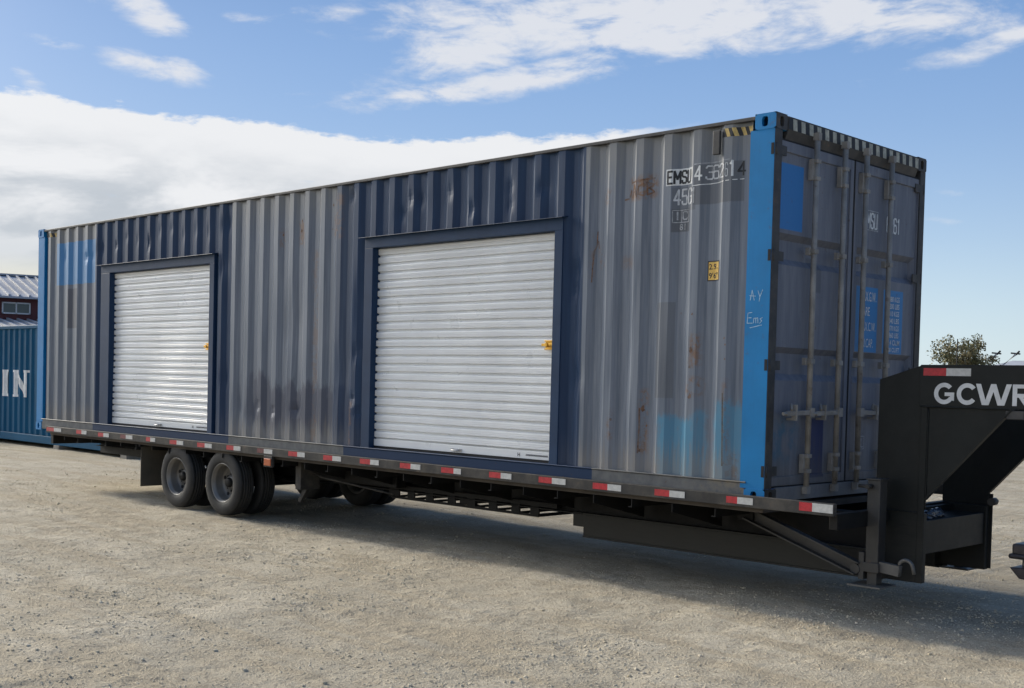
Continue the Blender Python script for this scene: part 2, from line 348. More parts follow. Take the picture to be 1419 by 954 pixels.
def stone_material():
    mt = bpy.data.materials.new('limestone_chips'); mt.use_nodes = True
    N = NB(mt.node_tree); b = N.n['Principled BSDF']
    n = N.noise(N.pos(), 11, 2, .5)
    c = N.mix(N.ss(n, .3, .7), (.44, .37, .25), (.66, .58, .43))
    N.put(b.inputs['Base Color'], c); b.inputs['Roughness'].default_value = .9
    return mt
M['jack'] = material('jack_grey_steel', (.040, .039, .037), .5, var=.25, rust=.35, dust=.25, dustcol=(.10, .09, .075))
M['jack_foot'] = material('worn_steel', (.13, .125, .115), .5, metal=.2, var=.25, rust=.3)
M['stone'] = stone_material()
def leaf_material():
    mt = bpy.data.materials.new('olive_leaves'); mt.use_nodes = True
    N = NB(mt.node_tree); b = N.n['Principled BSDF']
    n = N.noise(N.pos(), .9, 4, .6)
    c = N.mix(N.ss(n, .35, .65), (.11, .115, .05), (.20, .165, .085))
    N.put(b.inputs['Base Color'], c); b.inputs['Roughness'].default_value = .8
    return mt
M['leaf'] = leaf_material()

# ---------------------------------------------------------------- object helpers
def root_loc(o):
    v = Vector((0, 0, 0))
    while o is not None: v += o.location; o = o.parent
    return v
def tag(o, label=None, cat=None, group=None, kind=None):
    for k, v in (('label', label), ('category', cat), ('group', group), ('kind', kind)):
        if v: o[k] = v
    return o
def thing(name, label, cat, loc, group=None):
    o = bpy.data.objects.new(name, None); COL.objects.link(o); o.location = loc
    o.empty_display_size = .2
    return tag(o, label, cat, group)
class MB:
    """collects solids in world coordinates and links them as ONE mesh object"""
    def __init__(s): s.bm = bmesh.new(); s.mi = 0
    def _f(s, vs, smooth=False):
        try:
            f = s.bm.faces.new(vs); f.material_index = s.mi; f.smooth = smooth; return f
        except ValueError: return None
    def box(s, x0, x1, y0, y1, z0, z1):
        v = [s.bm.verts.new((x, y, z)) for x in (x0, x1) for y in (y0, y1) for z in (z0, z1)]
        for q in ((0, 1, 3, 2), (4, 6, 7, 5), (0, 4, 5, 1), (2, 3, 7, 6), (0, 2, 6, 4), (1, 5, 7, 3)): s._f([v[i] for i in q])
        return s
    def prism(s, pts, axis, a, b):
        """polygon pts extruded along axis ('x': (y,z), 'y': (x,z), 'z': (x,y))"""
        def P(p, t): return {'x': (t, p[0], p[1]), 'y': (p[0], t, p[1]), 'z': (p[0], p[1], t)}[axis]
        A = [s.bm.verts.new(P(p, a)) for p in pts]; B = [s.bm.verts.new(P(p, b)) for p in pts]
        s._f(A[::-1]); s._f(B); n = len(pts)
        for i in range(n): s._f([A[i], A[(i+1) % n], B[(i+1) % n], B[i]])
        return s
    def beam(s, p0, p1, w, h, up=(0, 0, 1)):
        p0, p1 = Vector(p0), Vector(p1); d = (p1-p0).normalized(); u = Vector(up); sx = d.cross(u).normalized(); u = sx.cross(d)
        v = [s.bm.verts.new(p+sx*a*w/2+u*c*h/2) for p in (p0, p1) for a in (-1, 1) for c in (-1, 1)]
        for q in ((0, 1, 3, 2), (4, 6, 7, 5), (0, 4, 5, 1), (2, 3, 7, 6), (0, 2, 6, 4), (1, 5, 7, 3)): s._f([v[i] for i in q])
        return s
    def tube(s, pts, r, n=10, cap=True):
        pts = [Vector(p) for p in pts]; rings = []
        rr = r if isinstance(r, (list, tuple)) else [r]*len(pts)
        for i, p in enumerate(pts):
            d = (pts[min(i+1, len(pts)-1)]-pts[max(i-1, 0)]).normalized()
            a = d.cross(Vector((0, 0, 1)) if abs(d.z) < .9 else Vector((1, 0, 0))).normalized(); b = d.cross(a)
            rings.append([s.bm.verts.new(p+(a*math.cos(t)+b*math.sin(t))*rr[i]) for t in [2*math.pi*k/n for k in range(n)]])
        for A, B in zip(rings, rings[1:]):
            for k in range(n): s._f([A[k], A[(k+1) % n], B[(k+1) % n], B[k]], True)
        if cap: s._f(rings[0][::-1]); s._f(rings[-1])
        return s
    def lathe(s, prof, c, n=48, smooth=True):
        """profile (radius, y offset) revolved about the y axis through c"""
        rings = []
        for (r, y) in prof:
            rings.append([s.bm.verts.new((c[0]+r*math.cos(t), c[1]+y, c[2]+r*math.sin(t))) for t in [2*math.pi*k/n for k in range(n)]])
        for A, B in zip(rings, rings[1:]):
            for k in range(n): s._f([A[k], A[(k+1) % n], B[(k+1) % n], B[k]], smooth)
        return s
    def build(s, name, mat, parent=None, bevel=0.0, seg=2, mats=None, recalc=True):
        if recalc: bmesh.ops.recalc_face_normals(s.bm, faces=s.bm.faces)
        off = root_loc(parent) if parent else Vector((0, 0, 0))
        if parent is None:                       # top-level mesh: origin at its own foot
            lo = [min(v.co[i] for v in s.bm.verts) for i in range(3)]; hi = [max(v.co[i] for v in s.bm.verts) for i in range(3)]
            off = Vector(((lo[0]+hi[0])/2, (lo[1]+hi[1])/2, lo[2]))
        for v in s.bm.verts: v.co -= off
        me = bpy.data.meshes.new(name); s.bm.to_mesh(me); s.bm.free()
        o = bpy.data.objects.new(name, me); COL.objects.link(o)
        for mm in (mats or [mat]): me.materials.append(M[mm] if isinstance(mm, str) else mm)
        if parent: o.parent = parent
        else: o.location = off
        if bevel:
            bv = o.modifiers.new('bevel', 'BEVEL'); bv.width = bevel; bv.segments = seg; bv.limit_method = 'ANGLE'; bv.angle_limit = R(35)
        return o
def text_bm(s, size, wid=1.0, bold=0.0):
    """text outline as a flat bmesh in (u, v), origin at its lower left, cap height = size, overall width scaled by wid"""
    cu = bpy.data.curves.new('tmp', 'FONT'); cu.body = s; cu.size = size/.73; cu.offset = bold; cu.resolution_u = 3
    ob = bpy.data.objects.new('tmp', cu); COL.objects.link(ob)
    dg = bpy.context.evaluated_depsgraph_get(); me = bpy.data.meshes.new_from_object(ob.evaluated_get(dg))
    bm = bmesh.new(); bm.from_mesh(me)
    bpy.data.objects.remove(ob); bpy.data.curves.remove(cu); bpy.data.meshes.remove(me)
    x0 = min(v.co.x for v in bm.verts)
    for v in bm.verts: v.co.x = (v.co.x-x0)*wid
    return bm
def flat_text(items, fn, name, mat, parent, cuts=None):
    """items: (string, u0, v0, cap, width or None, bold); fn maps (u, v) to the wall surface; one object per string"""
    for (t, u0, v0, cap, width, bold) in items:
        bm = text_bm(t, cap, 1.0, bold)
        w = max(v.co.x for v in bm.verts); k = (width/w) if width else 1.0
        for v in bm.verts: v.co.x = v.co.x*k+u0; v.co.y += v0; v.co.z = 0
        finish_decal(bm, fn, name, mat, parent, cuts)
def finish_decal(out, fn, name, mat, parent, cuts=None, mats=None):
    bmesh.ops.triangulate(out, faces=out.faces)
    if cuts:
        us = [v.co.x for v in out.verts]; lo, hi = min(us), max(us)
        for cpos in cuts:
            if lo < cpos < hi:
                g = list(out.verts)+list(out.edges)+list(out.faces)
                bmesh.ops.bisect_plane(out, geom=g, plane_co=(cpos, 0, 0), plane_no=(1, 0, 0))
    mb = MB(); mb.bm.free(); mb.bm = out
    side_on = abs(fn(1.0, 1.0)[0]-fn(1.3, 1.0)[0]) > .1
    for v in out.verts:
        d = v.co.z; p = Vector(fn(v.co.x, v.co.y)); v.co = p+(Vector((0, -d, 0)) if side_on else Vector((d, 0, 0)))
    return mb.build(name, mat, parent, recalc=False, mats=mats)
def poly_bm(polys):
    bm = bmesh.new()
    for k, p in enumerate(polys): bm.faces.new([bm.verts.new((a, b, (k % 5)*1.2e-4)) for a, b in p])
    return bm
def stroke_polys(lines, w):
    out = []
    for ln in lines:
        for (a, b), (c, d) in zip(ln, ln[1:]):
            t = Vector((c-a, d-b, 0)); L = t.length; n = Vector((-t.y, t.x, 0))/L*w/2; e = t/L*w*.3
            out.append([(a-n.x-e.x, b-n.y-e.y), (c-n.x+e.x, d-n.y+e.y), (c+n.x+e.x, d+n.y+e.y), (a+n.x-e.x, b+n.y-e.y)])
    return out

# condensed stencil-like capitals drawn as strokes on a unit cell (width .5, height 1)
GL = {'E': [[(.5, 1), (0, 1), (0, 0), (.5, 0)], [(0, .52), (.42, .52)]], 'M': [[(0, 0), (0, 1), (.28, .35), (.56, 1), (.56, 0)]],
 'S': [[(.5, .78), (.5, .9), (.4, 1), (.1, 1), (0, .9), (0, .62), (.1, .53), (.4, .47), (.5, .38), (.5, .1), (.4, 0), (.1, 0), (0, .1), (0, .22)]],
 'U': [[(0, 1), (0, .1), (.1, 0), (.4, 0), (.5, .1), (.5, 1)]], '4': [[(.36, 0), (.36, 1), (0, .3), (.52, .3)]],
 '3': [[(0, .85), (0, .9), (.1, 1), (.4, 1), (.5, .9), (.5, .62), (.4, .53), (.18, .53)], [(.4, .53), (.5, .44), (.5, .1), (.4, 0), (.1, 0), (0, .1), (0, .18)]],
 '6': [[(.5, .82), (.5, .9), (.4, 1), (.1, 1), (0, .9), (0, .1), (.1, 0), (.4, 0), (.5, .1), (.5, .45), (.4, .55), (.1, .55), (0, .45)]],
 '2': [[(0, .8), (0, .9), (.1, 1), (.4, 1), (.5, .9), (.5, .65), (0, .08), (0, 0), (.5, 0)]], '1': [[(.08, .82), (.25, 1), (.25, 0)]],
 '5': [[(.48, 1), (.03, 1), (.0, .55), (.4, .58), (.5, .48), (.5, .1), (.4, 0), (.1, 0), (0, .1), (0, .2)]],
 'G': [[(.5, .8), (.5, .9), (.4, 1), (.1, 1), (0, .9), (0, .1), (.1, 0), (.4, 0), (.5, .1), (.5, .48), (.28, .48)]], 'I': [[(.1, 0), (.1, 1)]], 'L': [[(0, 1), (0, 0), (.48, 0)]],
 'C': [[(.5, .78), (.5, .9), (.4, 1), (.1, 1), (0, .9), (0, .1), (.1, 0), (.4, 0), (.5, .1), (.5, .22)]]}
def stroke_text(items, fn, name, mat, parent, cuts=None):
    """items: (string, u0, v0, cap height, total width, stroke)"""
    for (t, u0, v0, cap, width, w) in items:
        pol = []
        adv = {c: (.78 if c == 'M' else .38 if c == 'I' else .50 if c == '1' else .72) for c in t}
        tot = sum(adv[c] for c in t)-.2; k = width/tot; x = u0
        for c in t:
            pol += stroke_polys([[(x+a*k, v0+b*cap) for a, b in ln] for ln in GL[c]], w); x += adv[c]*k
        finish_decal(poly_bm(pol), fn, name, mat, parent, cuts)
def hazard_strip(u0, u1, v0, v1, n, slant, fn, mats, parent, cuts=None):
    bm = bmesh.new(); lo = []; hi = []
    for k in range(2*n+1):
        u = u0+(u1-u0)*k/(2*n); a = slant if 0 < k < 2*n else 0
        lo.append(bm.verts.new((u+a, v0, 0))); hi.append(bm.verts.new((u-a, v1, 0)))
    for k in range(2*n):
        f = bm.faces.new([lo[k], lo[k+1], hi[k+1], hi[k]]); f.material_index = k % 2
    return finish_decal(bm, fn, 'hazard_stripe', None, parent, cuts, mats=mats)

# ================================================================ GROUND
def grow(lo, hi, step, far, k=1.16):
    c = list(np.arange(lo, hi+1e-6, step)); s = step; x = hi
    while x < far: s *= k; x += s; c.append(x)
    s = step; x = lo; pre = []
    while x > -far: s *= k; x -= s; pre.append(x)
    return np.array(pre[::-1]+c)
def vnoise(x, y, sc, seed):
    r = np.random.default_rng(seed).random((256, 256)); u = x*sc; v = y*sc
    i = np.floor(u).astype(int); j = np.floor(v).astype(int); fu = u-i; fv = v-j; fu = fu*fu*(3-2*fu); fv = fv*fv*(3-2*fv)
    g = lambda a, b: r[a % 256, b % 256]
    return (g(i, j)*(1-fu)+g(i+1, j)*fu)*(1-fv)+(g(i, j+1)*(1-fu)+g(i+1, j+1)*fu)*fv
def gheight(x, y):
    d = np.hypot(x+3, y+1); fade = np.clip(1-(d-18)/30, 0, 1)
    h = (vnoise(x, y, .8, 1)-.5)*.030+(vnoise(x*1.3+y*.3, y, 2.6, 2)-.5)*.016+(vnoise(x, y, 7, 3)-.5)*.009+(vnoise(x, y, 17, 4)-.5)*.006
    n5 = vnoise(x*1.0, y, 26, 6); n6 = vnoise(x, y, 43, 8); gate = np.clip((vnoise(x, y, 1.7, 9)-.25)*1.8, 0, 1)
    h = h+gate*(np.clip(n5-.55, 0, 1)*.020+np.clip(n6-.6, 0, 1)*.014)
    rut = np.sin((y+.15*x)*7+vnoise(x, y, .5, 5)*6)*.004
    return (h+rut)*fade-.012
gx = grow(-9, 3.2, .022, 1500, 1.13); gy = grow(-5.6, .3, .022, 1500, 1.13)
GX, GY = np.meshgrid(gx, gy, indexing='ij'); GZ = gheight(GX, GY)
nx, ny = GX.shape
co = np.stack([GX, GY, GZ], -1).reshape(-1, 3)
ii, jj = np.meshgrid(np.arange(nx-1), np.arange(ny-1), indexing='ij'); a = (ii*ny+jj).ravel()
fc = np.stack([a, a+ny, a+ny+1, a+1], 1)
def np_mesh(name, co, fc, mat, smooth=False):
    me = bpy.data.meshes.new(name); k = fc.shape[1]
    me.vertices.add(len(co)); me.vertices.foreach_set('co', co.astype(np.float32).ravel())
    me.loops.add(fc.size); me.loops.foreach_set('vertex_index', fc.astype(np.int32).ravel())
    me.polygons.add(len(fc)); me.polygons.foreach_set('loop_start', np.arange(0, fc.size, k, dtype=np.int32))
    me.polygons.foreach_set('use_smooth', np.full(len(fc), smooth))
    me.update(calc_edges=True); me.materials.append(M[mat])
    o = bpy.data.objects.new(name, me); COL.objects.link(o); return o
tag(np_mesh('ground', co, fc, 'ground', True), kind='structure')

# loose stones: one mesh, nobody could count them
t_ = (1+5**.5)/2
ICO = np.array([(-1, t_, 0), (1, t_, 0), (-1, -t_, 0), (1, -t_, 0), (0, -1, t_), (0, 1, t_), (0, -1, -t_), (0, 1, -t_), (t_, 0, -1), (t_, 0, 1), (-t_, 0, -1), (-t_, 0, 1)])/1.9
ICF = np.array([(0, 11, 5), (0, 5, 1), (0, 1, 7), (0, 7, 10), (0, 10, 11), (1, 5, 9), (5, 11, 4), (11, 10, 2), (10, 7, 6), (7, 1, 8), (3, 9, 4), (3, 4, 2), (3, 2, 6), (3, 6, 8), (3, 8, 9), (4, 9, 5), (2, 4, 11), (6, 2, 10), (8, 6, 7), (9, 8, 1)])
NS = 42000
cand = 420000
camx, camy = cam.location.x, cam.location.y
dist = 5.5+20*rng.random(cand)**1.25; ang = rng.uniform(-.46, .44, cand)
px = camx+dist*(np.cos(ang)*fx+np.sin(ang)*rx); py = camy+dist*(np.cos(ang)*fy+np.sin(ang)*ry)
dens = vnoise(px, py, .9, 21)**2*vnoise(px, py, 3.1, 22)*1.6*np.clip(1.5-dist/26, .25, 1)
keep = np.where(rng.random(cand) < dens)[0][:NS]
px, py = px[keep], py[keep]; n = len(px)
r = np.clip(rng.lognormal(math.log(.0042), .46, n), .0025, .016)
sc3 = r[:, None]*rng.uniform(.65, 1.25, (n, 3)); sc3[:, 2] *= .7
th = rng.uniform(0, 6.28, n); V = ICO[None]*rng.uniform(.75, 1.2, (n, 12, 1))*sc3[:, None, :]
c_, s_ = np.cos(th)[:, None], np.sin(th)[:, None]
V = np.stack([V[..., 0]*c_-V[..., 1]*s_, V[..., 0]*s_+V[..., 1]*c_, V[..., 2]], -1)
V[..., 0] += px[:, None]; V[..., 1] += py[:, None]; V[..., 2] += (gheight(px, py)+r*.12)[:, None]
F = (ICF[None]+12*np.arange(n)[:, None, None]).reshape(-1, 3)
tag(np_mesh('gravel', V.reshape(-1, 3), F, 'stone'), kind='stuff')

# ================================================================ SHIPPING CONTAINER (x -12.192..0, y 0..2.438, z .78..3.676)
ZB, ZT, L, WD = .78, 3.676, 12.192, 2.438
C = thing('shipping_container', 'long weathered grey and navy shipping container with two white roll-up doors, loaded on the trailer', 'container', (-L/2, WD/2, ZB))
# corrugation profile
PITCH, DEP, YO, X0 = .2788, .037, .012, -12.1616
def prof_break():
    xs = []; x = X0
    while x < -.215:
        for d in (0, .072, .1405, .2105): xs.append(x+d)
        x += PITCH
    return [v for v in xs if -12.03 < v < -.215]
BR = prof_break()
def yprof(x):
    t = (x-X0) % PITCH
    if t < .072: f = 0
    elif t < .1405: f = (t-.072)/.0685
    elif t < .2105: f = 1
    else: f = 1-(t-.2105)/(PITCH-.2105)
    return YO+DEP*f
DENTS = []
for k in range(9): DENTS.append((-9.895+k*PITCH, 3.36+random.uniform(-.11, .07), random.choice((.006, .012, .018, .022)), random.uniform(.04, .06), random.uniform(.05, .11)))
for k in range(8): DENTS.append((random.uniform(-4.9, -2.1), random.uniform(3.2, 3.6), .016, .05, .07))
DENTS += [(-4.98, 3.52, .02, .05, .07), (-4.85, 1.9, .018, .06, .09), (-4.9, 1.42, .02, .05, .05), (-4.8, 1.3, .018, .05, .05), (-1.93, 2.6, .02, .06, .09), (-1.93, 2.45, .016, .05, .06), (-10.36, 3.3, .02, .06, .08), (-10.7, 3.2, .015, .1, .06),
          (-6.6, 1.3, .02, .05, .05), (-6.3, 1.25, .02, .05, .05), (-5.9, 1.28, .02, .05, .05), (-7.3, 3.4, .02, .06, .09), (-7.35, 2.9, .018, .05, .12), (-7.3, 1.6, .016, .05, .1), (-1.88, 1.7, .02, .06, .12), (-6.0, 2.2, .012, .2, .3), (-1.0, 2.4, .008, .3, .4), (-3.5, 3.3, .008, .4, .2), (-5.1, 1.7, .015, .10, .25), (-4.83, 2.3, .014, .05, .3), (-5.95, 1.9, .010, .08, .5), (-7.0, 1.3, .016, .06, .15), (-6.73, 1.2, .018, .06, .12), (-.85, 1.6, .010, .1, .3), (-1.4, 1.9, .008, .15, .4), (-11.4, 3.25, .014, .06, .1)]
def dent(x, z):
    d = 0
    for (a, b, k, sx, sz) in DENTS:
        q = ((x-a)/sx)**2+((z-b)/sz)**2
        if q < 9: d += k*math.exp(-q)
    return d
OPEN = [(-10.277, -7.500, 3.066), (-4.712, -2.050, 3.066)]     # door openings: x0, x1, top
def side_wall(y_sign, openings, name, base_y):
    mb = MB(); bm = mb.bm
    xs = sorted(set([round(v, 4) for v in BR]+[round(v, 4) for o in openings for v in o[:2]]+[-12.03, -.215]))
    fine = []
    for a, b in zip(xs, xs[1:]):
        m_ = 3 if openings else 1
        fine += [a+(b-a)*i/m_ for i in range(m_)]
    fine.append(xs[-1])
    zs = sorted(set(list(np.linspace(.935, 3.066, 44))+list(np.linspace(3.066, 3.640, 17)))) if openings else [.935, 3.640]
    grid = {}
    def vert(i, j):
        if (i, j) not in grid:
            x, z = fine[i], zs[j]
            y = yprof(x)
            if openings: y += dent(x, z)*min(1, (z-.93)/.06, (3.62-z)/.06)
            grid[i, j] = bm.verts.new((x, base_y+y_sign*y, z))
        return grid[i, j]
    for i in range(len(fine)-1):
        xm = (fine[i]+fine[i+1])/2
        for j in range(len(zs)-1):
            zm = (zs[j]+zs[j+1])/2
            if any(o[0] < xm < o[1] and zm < o[2] for o in openings): continue
            q = [vert(i, j), vert(i+1, j), vert(i+1, j+1), vert(i, j+1)]
            mb._f(q if y_sign > 0 else q[::-1])
    return mb.build(name, 'side', C, recalc=False)
sp = side_wall(1, OPEN, 'side_panel', 0)
tag(sp, 'corrugated long side with navy bays around the roll-up doors')
side_wall(-1, [], 'side_panel', WD)
# inner steel lining so the box is closed behind the sheet
MB().box(-12.02, -.06, .11, .114, .94, 3.6).build('inner_lining', 'dark_metal', C)
MB().box(-12.1, -.09, .06, WD-.06, .80, .93).build('floor', 'dark_metal', C)
# roof, corrugated across
mb = MB(); x = -12.0; prev = None
while x < -.1:
    for d, z in ((0, 3.645), (.03, 3.645), (.05, 3.662), (.16, 3.662), (.18, 3.645)):
        if x+d > -.1: break
        v = (mb.bm.verts.new((x+d, .06, z)), mb.bm.verts.new((x+d, WD-.06, z)))
        if prev: mb._f([prev[0], v[0], v[1], prev[1]])
        prev = v
    x += .209
mb.build('roof', 'grey', C, recalc=False)
# rails and posts
for yy in ((0.0, .06), (WD-.06, WD)):
    MB().box(-12.014, -.178, yy[0]+.004, yy[1]-.002, 3.636, 3.664).build('top_rail', 'dark_metal', C, .004)
near = MB()
near.prism([(0.006, .80), (.050, .80), (.050, .946), (-.002, .946), (-.006, .940), (.006, .930)], 'x', -12.014, -.165)
near.build('bottom_rail', 'rail_side', C, .002)
MB().box(-12.014, -.165, WD-.05, WD-.004, .80, .94).build('bottom_rail', 'rail_side', C, .003)
for yy, sgn in ((0, 1), (WD, -1)):
    y0, y1 = sorted((yy+sgn*.004, yy+sgn*.10))
    cpm = 'blue' if sgn == 1 else 'dark_metal'
    pst = MB().box(-.216, -.010, y0, y1, .898, 3.558); pst.mi = 1; pst.box(-.010, -.004, y0+.003, y1, .898, 3.558)
    pst.build('corner_post', None, C, .0, mats=[cpm, 'dark_metal'])
    MB().box(-12.188, -11.985, y0, y1, .898, 3.558).build('corner_post', cpm, C, .006)
# dark seam where near-side post meets the sheet
def casting(x0, x1, yy, sgn, z0, mat):
    mb = MB(); ya, yb = sorted((yy, yy+sgn*.162)); z1 = z0+.118
    # side faces carry an oval hole: build face as ring of quads round an ellipse
    def plate(fn, w, h, cx, cz, hw, hh):
        n = 24; inner = []; outer = []
        for k in range(n):
            t = 2*math.pi*(k+.5)/n; c, s = math.cos(t), math.sin(t)
            sq = lambda v: math.copysign(abs(v)**.6, v)
            inner.append((cx+hw*sq(c), cz+hh*sq(s)))
            m = max(abs(c), abs(s)); ox = w/2+c/m*w/2; oz = h/2+s/m*h/2
            outer.append((ox, oz))
        A = [mb.bm.verts.new(fn(p[0], p[1], 0)) for p in outer]; B = [mb.bm.verts.new(fn(p[0], p[1], 0)) for p in inner]; Cc = [mb.bm.verts.new(fn(p[0], p[1], .03)) for p in inner]
        for k in range(n):
            mb._f([A[k], A[(k+1) % n], B[(k+1) % n], B[k]]); mb._f([B[k], B[(k+1) % n], Cc[(k+1) % n], Cc[k]])
    w = x1-x0
    topc = z0 > 2
    hz = .058 if topc else .060
    plate(lambda u, v, d: (x0+u, yy+sgn*d, z0+v), w, .118, w*.47, hz, .026, .038)
    plate(lambda u, v, d: (x0+u, yy+sgn*(.162-d), z0+v), w, .118, w*.47, hz, .026, .038)
    ex = x1 if x1 > -1 else x0; es = -1 if x1 > -1 else 1
    plate(lambda u, v, d: (ex+es*d, ya+u, z0+v), .162, .118, .081, hz, .026, .038)
    # remaining faces: back, top, bottom
    for q in (((x0, ya, z0), (x1, ya, z0), (x1, yb, z0), (x0, yb, z0)), ((x0, ya, z1), (x1, ya, z1), (x1, yb, z1), (x0, yb, z1))):
        mb._f([mb.bm.verts.new(p) for p in q])
    bx = x0 if x1 > -1 else x1
    mb._f([mb.bm.verts.new(p) for p in ((bx, ya, z0), (bx, yb, z0), (bx, yb, z1), (bx, ya, z1))])
    bmesh.ops.remove_doubles(mb.bm, verts=mb.bm.verts, dist=1e-5)
    for f in mb.bm.faces:
        f.normal_update()
        if all(abs(v.co.x-ex) < .031 for v in f.verts) and x1 > -1: f.material_index = 1
    return mb.build('corner_casting', mat, C, recalc=True, mats=[mat, 'dark_metal'])
for (x0, x1) in ((-.178, 0), (-12.192, -12.014)):
    for (yy, sg) in ((0, 1), (WD, -1)):
        for z0 in (ZB, 3.558):
            casting(x0, x1, yy, sg, z0, 'blue' if yy == 0 else 'dark_metal')
# far end wall (hidden from the photo side)
MB().box(-12.15, -12.11, .1, WD-.1, .9, 3.6).build('end_wall', 'grey', C)

# ---- roll-up doors
def roll_door(x0, x1, top, jl, jr, lx):
    """x0,x1 outer frame; jl / jr inner edges of the jambs"""
    E_ = bpy.data.objects.new('roll_up_door', None); COL.objects.link(E_); E_.parent = C
    E_.location = Vector(((x0+x1)/2, .05, .94))-root_loc(C)
    it = 2.957; f = MB()
    f.box(x0, jl, .002, .10, .942, it); f.box(jr, x1, .002, .10, .942, it); f.box(x0, x1, .002, .10, it, top)
    f.build('door_frame', 'navy', E_, .004)
    MB().prism([(-.050, top-.006), (-.049, top-.003), (.046, top+.014), (.046, top+.004)], 'x', x0-.05, x1+.03).build('drip_edge', 'navy', E_)
    # curtain
    zb, zt = 1.035, it+.01; mb = MB(); pts = []; z = zb; P = .0835
    pf = ((0, .026), (.012, .027), (.018, .008), (.023, .001), (.029, .002), (.032, -.0012), (.036, .0025), (.044, .0022), (.047, -.0012), (.051, .002), (.064, .0005), (.075, .003), (.0835, .026))
    while z < zt:
        for d, y in pf[:-1]:
            if z+d < zt: pts.append((z+d, .072+y))
        z += P
    pts.append((zt, .075))
    xs = np.linspace(jl+.002, jr-.002, 9); prev = None
    for (z, y) in pts:
        row = []
        for k, x in enumerate(xs): row.append(mb.bm.verts.new((x, y+.004*math.sin(x*2.1+z*1.3)-.003*math.sin(x*5-z*4), z)))
        if prev:
            for k in range(len(xs)-1): mb._f([prev[k], prev[k+1], row[k+1], row[k]])
        prev = row
    mb.build('door_curtain', 'white_door', E_, recalc=False)
    b = MB().box(jl+.002, jr-.002, .066, .086, .968, 1.037); b.build('bottom_bar', 'white_door', E_, .003)
    MB().box(jl+.002, jr-.002, .070, .095, .941, .967).build('bottom_seal', 'gasket', E_, .003)
    h = MB(); hx = jl+(jr-jl)*.50
    h.box(hx-.07, hx+.07, .058, .067, .985, 1.005); h.tube([(hx-.05, .052, 1.0), (hx-.04, .035, .99), (hx+.04, .035, .99), (hx+.05, .052, 1.0)], .008, 8)
    h.build('lift_handle', 'steel', E_)
    l = MB()
    l.box(lx-.105, lx+.01, .044, .060, 1.935, 1.947); l.box(lx-.105, lx+.01, .044, .060, 2.005, 2.017)
    l.box(lx-.10, lx+.005, .055, .0685, 1.945, 2.008); l.box(lx-.13, lx+.0, .034, .046, 1.965, 1.988)
    l.tube([(lx-.07, .02, 1.976), (lx-.07, .055, 1.976)], .018, 12); l.tube([(lx-.03, .03, 1.976), (lx-.03, .055, 1.976)], .010, 8)
    l.build('slide_latch', 'gold', E_, .002)
    # maker's sticker on the bottom bar
    fnt = lambda u, v: (u, .0645, v)
    w = (jr-jl); sx = jr-.43
    finish_decal(poly_bm(stroke_polys([[(sx+.10+i*.012, .995), (sx+.106+i*.012, 1.010), (sx+.112+i*.012, .995)] for i in range(22)], .004)), fnt, 'sticker', 'black_ink', E_)
    flat_text([('H', sx, .985, .034, .03, .001)], fnt, 'lettering', 'black_ink', E_)
    return E_
roll_door(-10.277, -7.500, 3.066, -10.035, -7.600, -7.625)
roll_door(-4.712, -2.050, 3.066, -4.585, -2.146, -2.165)

# ---- markings on the side
on_side = lambda u, v: (u, yprof(u)-.0015, v)
stroke_text([('4', -.712, 3.245, .105, .06, .015), ('1', -.396, 3.25, .11, .026, .016)], on_side, 'lettering', 'white_ink', C, BR)
stroke_text([('3', -.620, 3.247, .10, .055, .012), ('6', -.562, 3.248, .10, .048, .012), ('2', -.500, 3.249, .10, .048, .012), ('45G', -.912, 3.075, .115, .17, .014)], on_side, 'lettering', 'pale_ink', C, BR)
stroke_text([('6', -.436, 3.25, .10, .022, .008), ('1', -.735, 3.075, .115, .02, .010), ('I', -.892, 2.957, .06, .012, .012), ('C', -.836, 2.957, .06, .04, .010)], on_side, 'lettering', 'faded_ink', C, BR)
flat_text([('81', -.868, 2.875, .05, .055, .001)], on_side, 'lettering', 'faded_ink', C, BR)
def rect_line(x0, x1, z0, z1): return [[(x0, z0), (x1, z0), (x1, z1), (x0, z1), (x0, z0)]]
finish_decal(poly_bm([[(-.985, 3.225), (-.74, 3.225), (-.74, 3.355), (-.985, 3.355)]]), on_side, 'marking_plate', 'white_ink', C, BR)
stroke_text([('EMSU', -.968, 3.242, .094, .208, .0165)], lambda u, v: (u, yprof(u)-.003, v), 'lettering', 'black_ink', C, BR)
stroke_text([('4', -.335, 3.25, .10, .055, .014)], on_side, 'lettering', 'black_ink', C, BR)
finish_decal(poly_bm(stroke_polys(rect_line(-.92, -.775, 2.935, 3.03)+[[(-.850, 2.94), (-.850, 3.025)]], .006)), on_side, 'marking_line', 'faded_ink', C, BR)
finish_decal(poly_bm(stroke_polys([[(-.73, 3.205), (-.45, 3.215)], [(-.43, 3.216), (-.40, 3.217)], [(-.37, 3.218), (-.34, 3.219)], [(-.32, 3.22), (-.29, 3.22)]], .006)), on_side, 'marking_line', 'white_ink', C, BR)
finish_decal(poly_bm(stroke_polys([[(-.72, 3.37), (-.40, 3.375)]], .006)), on_side, 'marking_line', 'faded_ink', C, BR)
